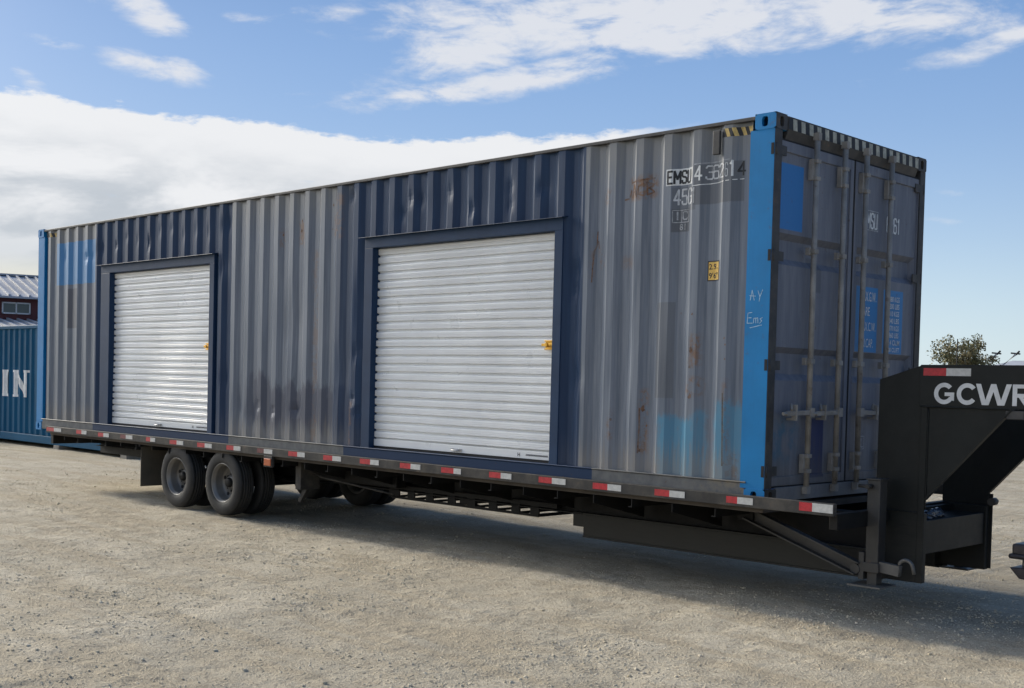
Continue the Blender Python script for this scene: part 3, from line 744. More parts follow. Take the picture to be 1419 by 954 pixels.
# yellow height label
yl = lambda d: (lambda u, v: (u, yprof(u)-d, v))
finish_decal(poly_bm([[(-.592, 2.462), (-.470, 2.462), (-.470, 2.617), (-.592, 2.617)]]), yl(.0012), 'height_label_border', 'black_ink', C, BR)
finish_decal(poly_bm([[(-.583, 2.471), (-.479, 2.471), (-.479, 2.608), (-.583, 2.608)]]), yl(.0024), 'height_label', 'yellow', C, BR)
flat_text([('2.9', -.578, 2.552, .044, .068, .001), ('m', -.506, 2.552, .018, .02, 0), ("9'6\"", -.578, 2.482, .044, .09, .001)], yl(.0036), 'lettering', 'black_ink', C, BR)
# hazard stripes at the top corners
hazard_strip(-.47, -.222, 3.545, 3.609, 4, .012, yl(.0014), ['black_ink', 'hyellow'], C, BR)
hazard_strip(-11.98, -11.70, 3.55, 3.605, 3, .012, yl(.0014), ['black_ink', 'hyellow'], C, BR)
MB().box(-.545, -.485, -.004, .02, 3.42, 3.60).build('vent_cover', 'dark_metal', C, .004)
# chalk writing on the blue post:  AV / Ems
on_post = lambda u, v: (u, .0025, v)
AV = [[(-.175, 2.30), (-.160, 2.375), (-.140, 2.30)], [(-.180, 2.335), (-.130, 2.330)], [(-.110, 2.37), (-.092, 2.325), (-.070, 2.375)], [(-.092, 2.325), (-.098, 2.290)]]
EM = [[(-.155, 2.21), (-.190, 2.205), (-.195, 2.13), (-.150, 2.13)], [(-.19, 2.17), (-.16, 2.17)], [(-.140, 2.13), (-.138, 2.165), (-.122, 2.168), (-.120, 2.13)], [(-.122, 2.165), (-.104, 2.168), (-.102, 2.13)],
      [(-.065, 2.170), (-.085, 2.160), (-.070, 2.145), (-.088, 2.128)], [(-.17, 2.095), (-.07, 2.115)]]
for w_ in (AV, EM): finish_decal(poly_bm(stroke_polys(w_, .005)), on_post, 'chalk_writing', 'chalk', C)

# rusty scrapes where the paint is gone
RU = [[(-1.33, 3.17), (-1.31, 3.27), (-1.28, 3.17)], [(-1.325, 3.21), (-1.285, 3.21)], [(-1.21, 3.27), (-1.26, 3.25), (-1.265, 3.19), (-1.21, 3.175)], [(-1.34, 3.29), (-1.12, 3.31)], [(-1.18, 3.18), (-1.185, 3.28), (-1.13, 3.26), (-1.17, 3.235), (-1.125, 3.20), (-1.18, 3.18)], [(-1.37, 3.18), (-1.355, 3.23)], [(-1.42, 3.16), (-1.38, 3.165)]]
finish_decal(poly_bm(stroke_polys(RU, .014)), yl(.0012), 'rust_scrape', 'rust', C, BR)
RU = [[(-1.70, 2.92), (-1.705, 2.80), (-1.725, 2.76), (-1.735, 2.62), (-1.74, 2.50)], [(-1.69, 2.84), (-1.68, 2.78)]]
finish_decal(poly_bm(stroke_polys(RU, .010)), yl(.0012), 'rust_scrape', 'rust', C, BR)
for (sx_, sz_, k_) in ((-1.17, 1.46, .034), (-.705, 1.93, .034), (-.71, 1.80, .02), (-.70, 1.57, .036), (-1.485, 1.36, .02), (-1.14, 1.32, .018), (-1.19, 1.12, .02), (-6.18, 3.2, .022), (-5.85, 3.22, .03), (-5.84, 3.33, .018), (-5.3, 3.45, .022), (-5.31, 3.2, .016), (-.40, 2.02, .012), (-.39, 1.97, .012), (-.39, 1.86, .014), (-.83, 2.22, .012), (-.70, 2.21, .014)):
    rr_ = random.Random(int(sx_*1000)); pl = [(sx_+k_*.5*math.cos(t)*rr_.uniform(.5, 1.3), sz_+k_*.7*math.sin(t)*rr_.uniform(.5, 1.3)) for t in np.linspace(0, 6.28, 12)[:-1]]
    finish_decal(poly_bm([pl]), yl(.0011), 'rust_spot', 'rust', C, BR)
finish_decal(poly_bm(stroke_polys([[(-1.195, 1.46), (-1.193, 1.30), (-1.20, 1.10)]], .012)), yl(.001), 'rust_scrape', 'rust', C, BR)
finish_decal(poly_bm(stroke_polys([[(-.40, 1.60), (-.392, 1.30), (-.385, 1.05)]], .010)), yl(.001), 'dirt_scrape', 'dirt', C, BR)

# ---- end frame and doors (plane x = 0)
def rot_prof(name, mat, x0, x1, y0, y1, z0, z1, bev=.004): return MB().box(x0, x1, y0, y1, z0, z1).build(name, mat, C, bev)
hd = MB().prism([(.004, 3.57), (.004, 3.668), (-.08, 3.668), (-.08, 3.50), (-.022, 3.50)], 'y', .165, WD-.165); hd.build('door_header', 'dark_metal', C, .003)
MB().box(-.10, -.004, .165, WD-.165, .80, .905).build('door_sill', 'grey', C, .004)
on_end = lambda u, v: (.0065, u, v)
hazard_strip(.168, 2.27, 3.572, 3.655, 18, .004, on_end, ['black_ink', 'hwhite'], C)
for (ya, yb, side) in ((.052, 1.202, 0), (1.232, 2.386, 1)):
    E_ = bpy.data.objects.new('cargo_door', None); COL.objects.link(E_); E_.parent = C
    E_.location = Vector((-.03, (ya+yb)/2, .93))-root_loc(C)
    if side == 1: E_['label'] = 'right end door carrying the blue data panel'
    # door skin with two pressed bands
    rows = [(.925, 0), (1.71, 0), (1.76, -.046), (1.915, -.046), (1.96, 0), (2.575, 0), (2.625, -.046), (2.765, -.046), (2.81, 0), (3.482, 0)]
    cols = [(ya, 0, 0), (ya+.06, 0, 0), (ya+.085, 0, 1), (yb-.085, 0, 1), (yb-.06, 0, 0), (yb, 0, 0)]
    mb = MB(); g = []
    for (z, dpt) in rows: g.append([mb.bm.verts.new((-.028+dpt*c[2], c[0], z)) for c in cols])
    for i in range(len(rows)-1):
        for j in range(len(cols)-1): mb._f([g[i][j], g[i][j+1], g[i+1][j+1], g[i+1][j]])
    mb.build('door_skin', 'end_door', E_, recalc=False)
    f = MB(); f.box(-.07, -.014, ya, ya+.052, .915, 3.488); f.box(-.07, -.014, yb-.052, yb, .915, 3.488)
    f.box(-.07, -.0145, ya+.052, yb-.052, .915, .985); f.box(-.07, -.0145, ya+.052, yb-.052, 3.41, 3.488)
    f.build('door_edge_frame', 'end_door', E_, .004)
    ge = MB(); ge.box(-.05, -.018, ya-.014, ya-.001, .91, 3.49); ge.box(-.05, -.018, yb+.001, yb+.014, .91, 3.49); ge.box(-.05, -.020, ya, yb, 3.489, 3.502); ge.box(-.05, -.02, ya, yb, .903, .914)
    ge.build('gasket', 'gasket', E_)
    bars = (.545, .975) if side == 0 else (1.325, 1.755)
    for by in bars:
        lb = MB(); lb.tube([(.028, by, .90), (.028, by, 3.575)], .022, 14); lb.box(.004, .05, by-.026, by+.026, .845, .90); lb.box(.0, .052, by-.022, by+.022, 3.545, 3.60)
        bar = lb.build('locking_bar', 'bar', E_)
        for z in (1.86, 2.70):
            bk = MB().box(-.015, .020, by-.055, by+.03, z-.028, z+.028); bk.box(.018, .052, by-.03, by+.03, z-.018, z+.018); bk.build('bar_bracket', 'bar', bar, .003)
        for z0, z1 in ((.985, 1.17), (3.22, 3.42)):
            bk = MB().box(-.014, .024, by-.050, by-.014, z0+.02, z1-.02); bk.box(.02, .050, by-.032, by+.032, z1-.05, z1-.02); bk.box(.02, .050, by-.032, by+.032, z0+.02, z0+.05); bk.build('bar_guide', 'bar', bar, .003)
        sg = -1 if side == 0 else 1
        h = MB(); h.beam((.045, by, 1.47), (.055, by+sg*.37, 1.462), .022, .036); h.box(.03, .065, by-.03, by+.03, 1.435, 1.505)
        h.tube([(.06, by+sg*.37, 1.462), (.06, by+sg*.42, 1.462)], .014, 8); h.build('lock_handle', 'bar', bar, .002)
        k = MB(); ky = by+sg*.24; k.box(-.014, .070, ky-.010, ky+.010, 1.41, 1.43); k.box(.028, .072, ky-.008, ky+.008, 1.43, 1.53); k.beam((.03, ky-.02, 1.52), (.06, ky+sg*.06, 1.478), .014, .05)
        k.build('handle_retainer', 'bar', bar, .002)
    # hinges
    for z in (1.03, 1.82, 2.63, 3.41):
        hy = ya if side == 0 else yb; s2 = -1 if side == 0 else 1
        hg = MB(); hg.beam((-.012, hy+s2*(-.12), z), (-.008, hy+s2*.02, z), .010, .07); hg.tube([(-.008, hy+s2*.025, z-.045), (-.008, hy+s2*.025, z+.045)], .010, 10)
        hg.build('hinge', 'dark_metal', E_)
for z in (1.03, 1.82, 2.63, 3.41):
    MB().box(-.036, -.012, .0015, .02, z-.042, z+.042).build('hinge_slot', 'gasket', C)
on_door = lambda d: (lambda u, v: (-.028+d, u, v))
ED = C
stroke_text([('EMSU', 1.405, 2.985, .12, .225, .016), ('6261', 1.80, 2.985, .12, .215, .016)], on_door(.003), 'lettering', 'white_ink', C)
finish_decal(poly_bm(stroke_polys(rect_line(1.378, 1.645, 2.967, 3.125), .007)), on_door(.003), 'marking_line', 'faded_ink', C)
flat_text([('MAX.G.W.', 1.40, 2.385, .08, .26, .001), ('TARE', 1.405, 2.265, .075, .15, 0), ('MAX.C.W.', 1.40, 2.14, .075, .26, 0), ('CU.CAP.', 1.405, 2.005, .075, .22, 0),
           ('30,480 KGS', 1.835, 2.405, .045, .24, .0006), ('67,200 LBS', 1.835, 2.345, .045, .24, .0006), ('4,010 KGS', 1.855, 2.283, .045, .22, .0006), ('8,840 LBS', 1.855, 2.222, .045, .22, .0006),
           ('26,470 KGS', 1.835, 2.160, .045, .24, .0006), ('58,360 LBS', 1.835, 2.10, .045, .24, .0006), ('76.4 CU.M', 1.855, 2.038, .045, .24, .0006), ('2,700 CU.FT', 1.835, 1.980, .038, .26, .0006)], on_door(.003), 'lettering', 'white_ink', C)
stroke_text([('GL', 1.435, 1.182, .07, .08, .009)], on_door(.003), 'lettering', 'faded_ink', C)
finish_decal(poly_bm(stroke_polys(rect_line(1.415, 1.53, 1.165, 1.27), .005)), on_door(.003), 'marking_line', 'faded_ink', C)

# ================================================================ GOOSENECK TRAILER
T = thing('gooseneck_trailer', 'black flat deck gooseneck trailer with dual tandem wheels carrying the long container', 'trailer', (-5.5, WD/2, 0))
YN, YF = -.076, WD+.076
for yy, sg in ((YN, 1), (YF, -1)):
    a, b = sorted((yy, yy+sg*.045))
    rl = MB().box(-11.69, .605, a, b, .762, .850)
    rail = rl.build('side_rail', 'rubrail', T, .004)
    if sg == 1:
        tapes = [(-11.66, -11.44, -11.21), (-10.76, -10.61, -10.44), (-10.14, -9.99, -9.82), (-9.53, -9.39, -9.21), (-8.88, -8.77, -8.65), (-8.3, -8.14, -7.97), (-7.68, -7.51, -7.35), (-7.05, -6.9, -6.75), (-6.44, -6.3, -6.13), (-5.84, -5.68, -5.53),
                 (-5.22, -5.07, -4.92), (-4.62, -4.46, -4.3), (-4.0, -3.85, -3.7), (-3.41, -3.25, -3.14), (-2.79, -2.64, -2.48), (-2.18, -2.03, -1.87), (-1.57, -1.42, -1.26), (-.95, -.8, -.65), (-.27, -.18, -.03), (.34, .44, .6)]
        for k, (p, q, r_) in enumerate(tapes):
            z0, z1 = (.785, .835) if k < 19 else (.782, .843)
            if k not in (): 
                jz = random.uniform(-.004, .004); tb = MB().box(p+random.uniform(-.01, .01), q, YN-.003, YN, z0+jz, z1+jz); tb.mi = 1; tb.box(q, r_-(random.uniform(0, .03) if k < 19 else 0), YN-.0032, YN, z0+jz, z1+jz)
                tb.build('reflective_tape', None, rail, mats=['worn_tape' if k in (3, 8) else 'red_tape', 'white_tape'])
# deck boards, crossmembers and outriggers
MB().box(-11.66, .01, YN+.05, YF-.05, .728, .7765).build('deck', 'wood', T)
MB().box(.535, .60, YN+.07, YF-.07, .66, .775).build('front_crossmember', 'frame_under', T, .004)
MB().box(-11.68, -11.61, YN+.07, YF-.07, .60, .75).build('rear_crossmember', 'frame_under', T, .004)
for k in range(28):
    x = -11.2+k*.3995*1.0+.015
    if x > .45: break
    deep = (k % 2 == 0)
    if deep:
        for yy, sg in ((YN, 1), (YF, -1)):
            P0 = [(yy+sg*.03, .66), (yy+sg*.03, .727), (yy+sg*.72, .727), (yy+sg*.72, .50)] if x > -6 else [(yy+sg*.03, .68), (yy+sg*.03, .727), (yy+sg*.60, .727), (yy+sg*.60, .64)]
            g = MB().prism(P0, 'x', x, x+.008); g.build('outrigger', 'frame_under', T)
    else:
        cmb = MB(); cmb.box(x, x+.008, YN+.03, YF-.03, .66, .727); cmb.box(x-.03, x, YN+.03, YF-.03, .66, .668); cmb.build('crossmember', 'frame_under', T)
# main beams
for yc, sg in ((.72, 1), (1.718, -1)):
    ys = sorted((yc-sg*.075, yc+sg*.075))
    mbm = MB(); mbm.box(-11.6, .56, yc-.006, yc+.006, .46, .72); mbm.box(-11.6, .56, ys[0], ys[1], .715, .727)
    mbm.box(-11.6, -2.41, ys[0], ys[1], .452, .464) if False else mbm.box(-6.0, -2.3, ys[0], ys[1], .452, .464)
    mbm.box(-11.6, -6.0, ys[0], ys[1], .56, .572)
    o = mbm.build('main_beam', 'frame_under', T, .002)
    d = MB(); yo = ys[0] if sg == 1 else ys[1]
    d.box(-2.28, .56, ys[0]+.004, ys[1]-.004, .262, .455); d.box(-2.28, .60, ys[0]-.004, ys[1]+.004, .247, .262); d.box(-2.28, .60, ys[0]-.004, ys[1]+.004, .455, .470)
    d.box(-2.41, -2.28, ys[0]+.01, ys[1]-.01, .339, .47)
    d.build('deep_beam', 'black', T, .003)
# slung rack beneath the frame
rk = MB()
rk.box(-4.98, -2.85, .66, .68, .372, .396); rk.box(-4.98, -2.85, 1.18, 1.20, .372, .396); rk.box(-2.87, -2.85, .68, 1.18, .373, .395); rk.box(-4.98, -4.96, .68, 1.18, .373, .395)
for x in (-4.67, -4.38, -4.05, -3.76, -3.46, -3.15, -2.90): rk.box(x-.055, x+.055, .662, .678, .396, .50); rk.box(x-.02, x+.02, .68, 1.18, .374, .394)
rk.box(-4.98, -2.6, .64, .70, .478, .52); rk.box(-5.02, -4.86, .66, .68, .39, .5)
rk.prism([(-3.95, .48), (-3.62, .396), (-3.95, .396)], 'y', .684, .70)
rk.build('slung_rack', 'frame_under', T)
# filler tube and box added to darken the gap between the beams
MB().tube([(-5.9, 1.0, .60), (-4.9, 1.0, .60)], .11, 18).build('dark_filler_tube', 'frame_under', T)
bx = MB().box(-5.75, -4.72, .50, .64, .50, .70); bx.build('dark_filler_box', 'frame_under', T, .01)
MB().tube([(-6.0, .30, .62), (-5.75, .30, .55), (-4.55, .32, .46)], .011, 8).build('brake_pipe', 'rubrail', T)
# running gear
for yc in (.62, 1.818):
    s_ = MB()
    for hx in (-8.72, -7.64, -6.52): s_.box(hx-.05, hx+.05, yc-.035, yc+.035, .36, .60); s_.tube([(hx, yc-.06, .37), (hx, yc+.06, .37)], .025, 10)
    for ax in (-7.21, -8.23):
        for k in range(4): s_.beam((ax-.50+k*.09, yc, .415+k*.012), (ax+.50-k*.09, yc, .415+k*.012), .06, .011)
        s_.box(ax-.06, ax+.06, yc-.05, yc+.05, .35, .47)
    s_.build('suspension', 'frame_under', T)
bk = MB().box(-6.03, -5.93, .16, .42, .40, .72); bk.beam((-5.98, .30, .42), (-6.12, .30, .25), .05, .05); bk.build('landing_bracket', 'rubrail', T, .004)
RT = .385
def wheel(x, yo, sg, outer):
    E_ = bpy.data.objects.new('wheel', None); COL.objects.link(E_); E_.parent = T
    E_.location = Vector((x, yo+sg*.105, RT))-root_loc(T)
    tw = .212; pr = [(.222, .022), (.236, .006), (.262, -.002), (.30, -.004), (.335, .0), (.362, .010), (.376, .024)]
    tr = []; y = .024; n = 5; lw = (tw-.048)/n
    for k in range(n):
        a = .024+k*lw; rr = RT-.0035*abs(k-2)
        tr += [(rr, a+.005), (rr, a+lw-.005)]
        if k < n-1: tr += [(rr-.011, a+lw-.003), (rr-.011, a+lw+.003)]
    prof = pr+tr+[(r_, tw-y_) for r_, y_ in pr[::-1]]
    prof = [(r_, sg*y_) for r_, y_ in prof]
    t = MB().lathe(prof, (x, yo, RT), 72)
    # tread cross cuts on the shoulders
    t.build('tyre', 'rubber', E_)
    rp = [(.224, .020), (.234, .010), (.228, .006), (.219, .012), (.214, .030), (.205, .034), (.201, .060), (.197, .13), (.185, .150), (.150, .158), (.120, .150), (.085, .148), (.084, .120), (.055, .112), (.0005, .110)] if outer else [(.224, .02), (.21, .03), (.20, .1), (.19, .19), (.224, .2)]
    rm = MB().lathe([(r_, sg*y_) for r_, y_ in rp], (x, yo, RT), 48)
    o = rm.build('rim', 'rim', E_)
    if outer:
        hb = MB(); cy = yo+sg*.10
        hb.lathe([(.0005, sg*.005), (.045, sg*.005), (.055, sg*.015), (.060, sg*.05)], (x, cy-sg*.03, RT), 24)
        for k in range(8):
            t_a = 2*math.pi*k/8; hx, hz_ = x+.098*math.cos(t_a), RT+.098*math.sin(t_a)
            hb.tube([(hx, yo+sg*.125, hz_), (hx, yo+sg*.152, hz_)], .012, 6)
        hb.build('hub', 'frame_under', E_)
        hl = MB()
        for k in range(5):
            t_a = 2*math.pi*k/5+.35; hx, hz_ = x+.168*math.cos(t_a), RT+.168*math.sin(t_a)
            hl.tube([(hx, yo+sg*.146, hz_), (hx, yo+sg*.156, hz_)], .021, 12)
        hl.build('hand_hole', 'gasket', E_)
for wx in (-7.21, -8.23):
    for yo, sg in ((-.03, 1), (WD+.03, -1)):
        wheel(wx, yo, sg, True); wheel(wx, yo+sg*.295, sg, False)
    MB().tube([(wx, .1, RT), (wx, WD-.1, RT)], .062, 16).build('axle', 'frame_under', T)
for yy, sg in ((0.0, 1), (WD, -1)):
    a, b = sorted((yy, yy+sg*.58)); f = MB(); n = 8
    cols = []
    for k in range(n+1):
        y = a+(b-a)*k/n; cols.append(y)
    f.box(-9.14, -9.13, a, b, .19, .735); f.build('mud_flap', 'flap', T)
MB().box(-9.17, -9.12, -.02, WD+.02, .70, .727).build('flap_hanger', 'frame_under', T)
ml = MB().box(-6.30, -6.14, YN-.004, YN+.03, .64, .765); mo = ml.build('marker_bracket', 'rubrail', T, .003)
MB().box(-6.28, -6.155, YN-.016, YN-.004, .655, .735).build('marker_light', 'amber', mo, .006)

# neck: two side plates, deep band on top, tray between them
NK = bpy.data.objects.new('gooseneck', None); COL.objects.link(NK); NK.parent = T; NK.location = Vector((1.0, WD/2, .3))-root_loc(T)
def neck_plate(y0, y1, near):
    s = -1 if near else 1
    p = MB(); p.prism([(.545, .77), (.545, 1.735), (.865, 1.842), (3.55, 1.850), (3.55, 1.545), (1.512, 1.545), (.915, .868), (.915, .77)], 'y', y0, y1)
    o = p.build('side_plate', 'black', NK, .003)
    yo = y0 if near else y1
    e = sorted((yo, yo+s*.012))
    b = MB(); b.prism([(.858, 1.546), (.858, 1.842), (.866, 1.846), (3.55, 1.853), (3.55, 1.546)], 'y', *e); b.build('upper_band', 'black', NK, .003)
    fl = MB().box(.872, .922, *sorted((yo-s*.002, yo+s*.010)), .263, 1.545); fl.build('upright_flange', 'black', NK, .004)
    lp = MB(); lp.box(.552, .872, *sorted((yo, yo+s*.008)), .263, .772); lp.box(.555, .92, *sorted((yo-s*.001, yo-s*.05)), .263, .77); lp.build('lower_plate', 'black', NK, .004)
    # flange along the raking edge
    q = MB(); q.beam((.920, (y0+y1)/2, .872), (1.515, (y0+y1)/2, 1.540), .05, .010); q.build('raking_flange', 'black', NK)
    return o
def bead(p0, p1, r=.006):
    p0, p1 = Vector(p0), Vector(p1); n = max(3, int((p1-p0).length/.03)); pts = [p0.lerp(p1, k/n) for k in range(n+1)]
    MB().tube(pts, [r*random.uniform(.6, 1.25) for _ in pts], 6).build('weld_bead', 'black', NK)
bead((.868, .639, 1.545), (1.56, .639, 1.545)); bead((.926, .650, .80), (.926, .650, 1.53)); bead((.556, .642, .773), (.868, .642, .773), .005)
for bz in (.34, .44, .64, .71):
    MB().tube([(.60, .635, bz), (.60, .646, bz)], .011, 6).build('bolt', 'jack', NK)
pn = neck_plate(.652, .662, True); neck_plate(1.776, 1.786, False)
MB().prism([(.60, 1.60), (.60, 1.74), (.872, 1.83), (3.5, 1.838), (3.5, 1.60)], 'y', .70, .72) if False else None
MB().box(3.40, 3.54, .67, 1.77, 1.55, 1.84).build('front_cross_beam', 'black', NK, .005)
MB().tube([(3.30, WD/2, 1.80), (3.30, WD/2, 1.12)], .065, 20).build('coupler_tube', 'black', NK)
MB().box(3.22, 3.40, 1.10, 1.34, 1.56, 1.82).build('coupler_mount', 'black', NK, .005)
tr = MB(); tr.box(.60, .905, .665, 1.773, .468, .712); tr.build('tray', 'black', NK, .004)
MB().box(.86, .945, 1.787, 1.80, .27, .86).build('far_upright', 'black', NK, .003)
MB().tube([(.950, 1.74, .80), (.950, 1.82, .80)], .030, 18).build('pivot_pin', 'rubrail', NK)
MB().box(1.475, 1.60, .640, .66, 1.475, 1.535).build('side_lamp', 'dark_metal', NK, .006)
# crumpled plastic bag lying on the tray = a thing of its own
# neck lettering and tape
on_neck = lambda d: (lambda u, v: (u, .640-d, v))
def arc(cx, cz, rx_, rz_, a0, a1, w, n=26):
    out = []; ts = [math.radians(a0+(a1-a0)*k/n) for k in range(n+1)]
    P_ = [((cx+rx_*math.cos(t), cz+rz_*math.sin(t)), (cx+(rx_-w)*math.cos(t), cz+(rz_-w)*math.sin(t))) for t in ts]
    for p, q in zip(P_, P_[1:]): out.append([p[0], q[0], q[1], p[1]])
    return out
z0_, z1_ = 1.569, 1.716; zc = (z0_+z1_)/2; hh = (z1_-z0_)/2; Wt = .031
NL = arc(1.042, zc, .074, hh+.003, 42, 330, Wt)+[[(1.046, zc+.008), (1.115, zc+.008), (1.115, zc-.018), (1.046, zc-.018)], [(1.085, zc-.018), (1.115, zc-.018), (1.115, zc-.052), (1.085, zc-.045)]]
NL += arc(1.207, zc, .074, hh+.003, 38, 322, Wt)
xs_ = [1.285, 1.338, 1.390, 1.442, 1.496]
for (xa, za, xb, zb) in ((1.285, z1_, 1.330, z0_), (1.390, z1_, 1.342, z0_), (1.390, z1_, 1.438, z0_), (1.496, z1_, 1.450, z0_)):
    NL.append([(xa-.0175, za), (xa+.0175, za), (xb+.0175, zb), (xb-.0175, zb)])
NL += [[(1.520, z0_), (1.551, z0_), (1.551, z1_), (1.520, z1_)], [(1.551, z1_), (1.605, z1_), (1.605, z1_-.026), (1.551, z1_-.026)], [(1.551, z0_+.058), (1.605, z0_+.058), (1.605, z0_+.084), (1.551, z0_+.084)], [(1.590, z0_+.062), (1.640, z0_), (1.603, z0_), (1.560, z0_+.062)]]
NL += arc(1.603, z1_-.0445, .046, .0445, -90, 90, .027, 14)
finish_decal(poly_bm(NL), on_neck(.003), 'lettering', 'text_plate', NK)
tb = MB().box(.885, 1.052, .637, .640, 1.768, 1.822); tb.mi = 1; tb.box(1.052, 1.228, .6368, .640, 1.768, 1.822); tb.build('reflective_tape', None, NK, mats=['red_tape', 'white_tape'])

# landing jacks: near one and its twin on the far side
def jack(sg, yc):
    E_ = bpy.data.objects.new('landing_jack', None); COL.objects.link(E_); E_.parent = T; E_.location = Vector((.64, yc, .22))-root_loc(T)
    a, b = .590, .690; y0, y1 = yc-.055, yc+.055
    MB().box(a, b, y0, y1, .34, 1.0).build('outer_tube', 'jack', E_, .006)
    MB().box(a-.008, b+.008, y0-.008, y1+.008, 1.0, 1.012).build('cap', 'jack', E_, .002)
    MB().box(a+.012, b-.012, y0+.012, y1-.012, .235, .36).build('inner_tube', 'jack', E_, .004)
    MB().box(a-.10, b+.06, y0-.07, y1+.07, .222, .236).build('foot_plate', 'jack_foot', E_, .003)
    MB().tube([(a+.03, y0-.07*1, .955), (a+.03, y0, .955)], .018, 10).tube([(a-.05, y0-.03, .955), (a+.02, y0-.03, .955)], .014, 10).build('crank_stub', 'rubrail', E_)
    g = MB(); g.box(a-.045, a-.004, y0-.01, y1-.02, .27, .47); g.tube([(a-.07, y0-.015, .34), (a-.07, y1, .34)], .038, 16); g.box(a-.01, b+.012, y0-.014, y0-.001, .33, .40); g.build('bracket', 'jack', E_, .003)
    l = MB(); l.beam((b, yc-.02, .375), (b+.155, yc-.02, .36), .05, .075)
    pts = [(b+.15, yc-.03, .34)]+[(b+.20-.055*math.cos(t), yc-.03, .385+.06*math.sin(t)) for t in np.linspace(.2, 3.0, 10)]+[(b+.265, yc-.03, .35)]
    l.tube(pts, .014, 8)
    if sg == 1: l.build('lock_lever', 'jack_foot', E_)
    br = MB(); p0 = Vector((-.42, yc-.03, .665)); p1 = Vector((a-.05, yc-.03, .345)); up = Vector((0, 0, 1))
    br.beam(p0, p1, .012, .085, up); o_ = Vector((0, -.03, 0))
    d_ = (p1-p0).normalized(); nrm = Vector((-d_.z, 0, d_.x))
    br.beam(p0+o_+nrm*.045, p1+o_+nrm*.045, .07, .010); br.beam(p0+o_-nrm*.045, p1+o_-nrm*.045, .07, .010)
    br.build('brace', 'jack', E_)
    MB().beam((-.40, yc-.06, .60), (a-.07, yc-.06, .30), .010, .016).build('brace_rod', 'rubrail', E_)
    bk = MB().box(-.50, -.36, yc-.06, yc+.06, .60, .727); bk.build('brace_hanger', 'frame_under', E_, .004)
jack(1, .485); jack(-1, WD-.485)
MB().box(.60, .655, .54, 1.90, .70, .76).build('jack_shaft', 'frame_under', T)

# ================================================================ small things near the neck
pb = MB()
bmesh.ops.create_icosphere(pb.bm, subdivisions=4, radius=1)
for v in pb.bm.verts:
    c = v.co; k = 1+.22*math.sin(c.x*5+c.y*3)+.12*math.sin(c.y*13+c.z*9)+.08*math.sin(c.x*23-c.y*17)
    v.co = Vector((c.x*.07*k+.80, c.y*.20*k+1.02, max(.7125, .7125+.04*(c.z+.35)*k)))
for f in pb.bm.faces: f.smooth = True
tag(pb.build('plastic_bag', 'plastic'), 'crumpled dark plastic bag lying on the tray inside the gooseneck', 'bag')

# truck whose hitch pokes into the frame at the right edge
K = thing('flatbed_truck', 'hitch hardware of a truck poking in at the right edge behind the gooseneck', 'truck', (3.2, 1.22, 0))
hb = MB(); hb.box(1.372, 1.50, 1.10, 1.34, .488, .572); hb.box(1.352, 1.50, 1.085, 1.355, .462, .50); hb.build('receiver', 'bumper', K, .016)
MB().tube([(1.43, 1.22, .36), (1.43, 1.22, .47)], .022, 12).build('hitch_pin', 'steel', K)
hw = MB(); hw.prism([(1.350, .395), (1.60, .410), (1.60, .305), (1.42, .318)], 'y', 1.12, 1.32); hw.build('drop_hook', 'bumper', K, .012)
dr = MB(); dr.box(1.50, 2.15, 1.15, 1.29, .42, .56); dr.box(1.55, 1.60, 1.13, 1.31, .31, .56); dr.build('drawbar', 'bumper', K, .008)
MB().box(2.0, 2.12, .35, 2.09, .50, .70).build('rear_bumper', 'dark_metal', K, .02)
bd = MB(); bd.box(2.0, 6.4, .12, 2.32, .90, 1.0); bd.box(2.4, 8.0, .75, .85, .62, .899); bd.box(2.4, 8.0, 1.6, 1.7, .62, .899); bd.build('flat_bed', 'dark_metal', K, .01)
cb = MB(); cb.prism([(6.5, .7), (6.5, 1.95), (7.9, 2.0), (8.3, 1.35), (9.5, 1.25), (9.6, .65)], 'y', .25, 2.19); cb.build('cab', 'bg_white', K, .06, 3)
for wx in (4.3, 8.9):
    for yo, sg in ((.16, 1), (2.28, -1)):
        t = MB().lathe([(.20, sg*.02), (.24, 0), (.34, 0), (.385, sg*.03), (.39, sg*.11), (.385, sg*.20), (.34, sg*.23), (.2, sg*.21)], (wx, yo, .39), 40); to = t.build('wheel', 'rubber', K)
        MB().lathe([(.205, sg*.02), (.19, sg*.05), (.12, sg*.08), (.0005, sg*.06)], (wx, yo, .39), 32).build('rim', 'rim', to)
for y in (.42, 1.9): MB().box(1.985, 2.0, y, y+.12, .58, .66).build('tail_light', 'red_tape', K, .005)

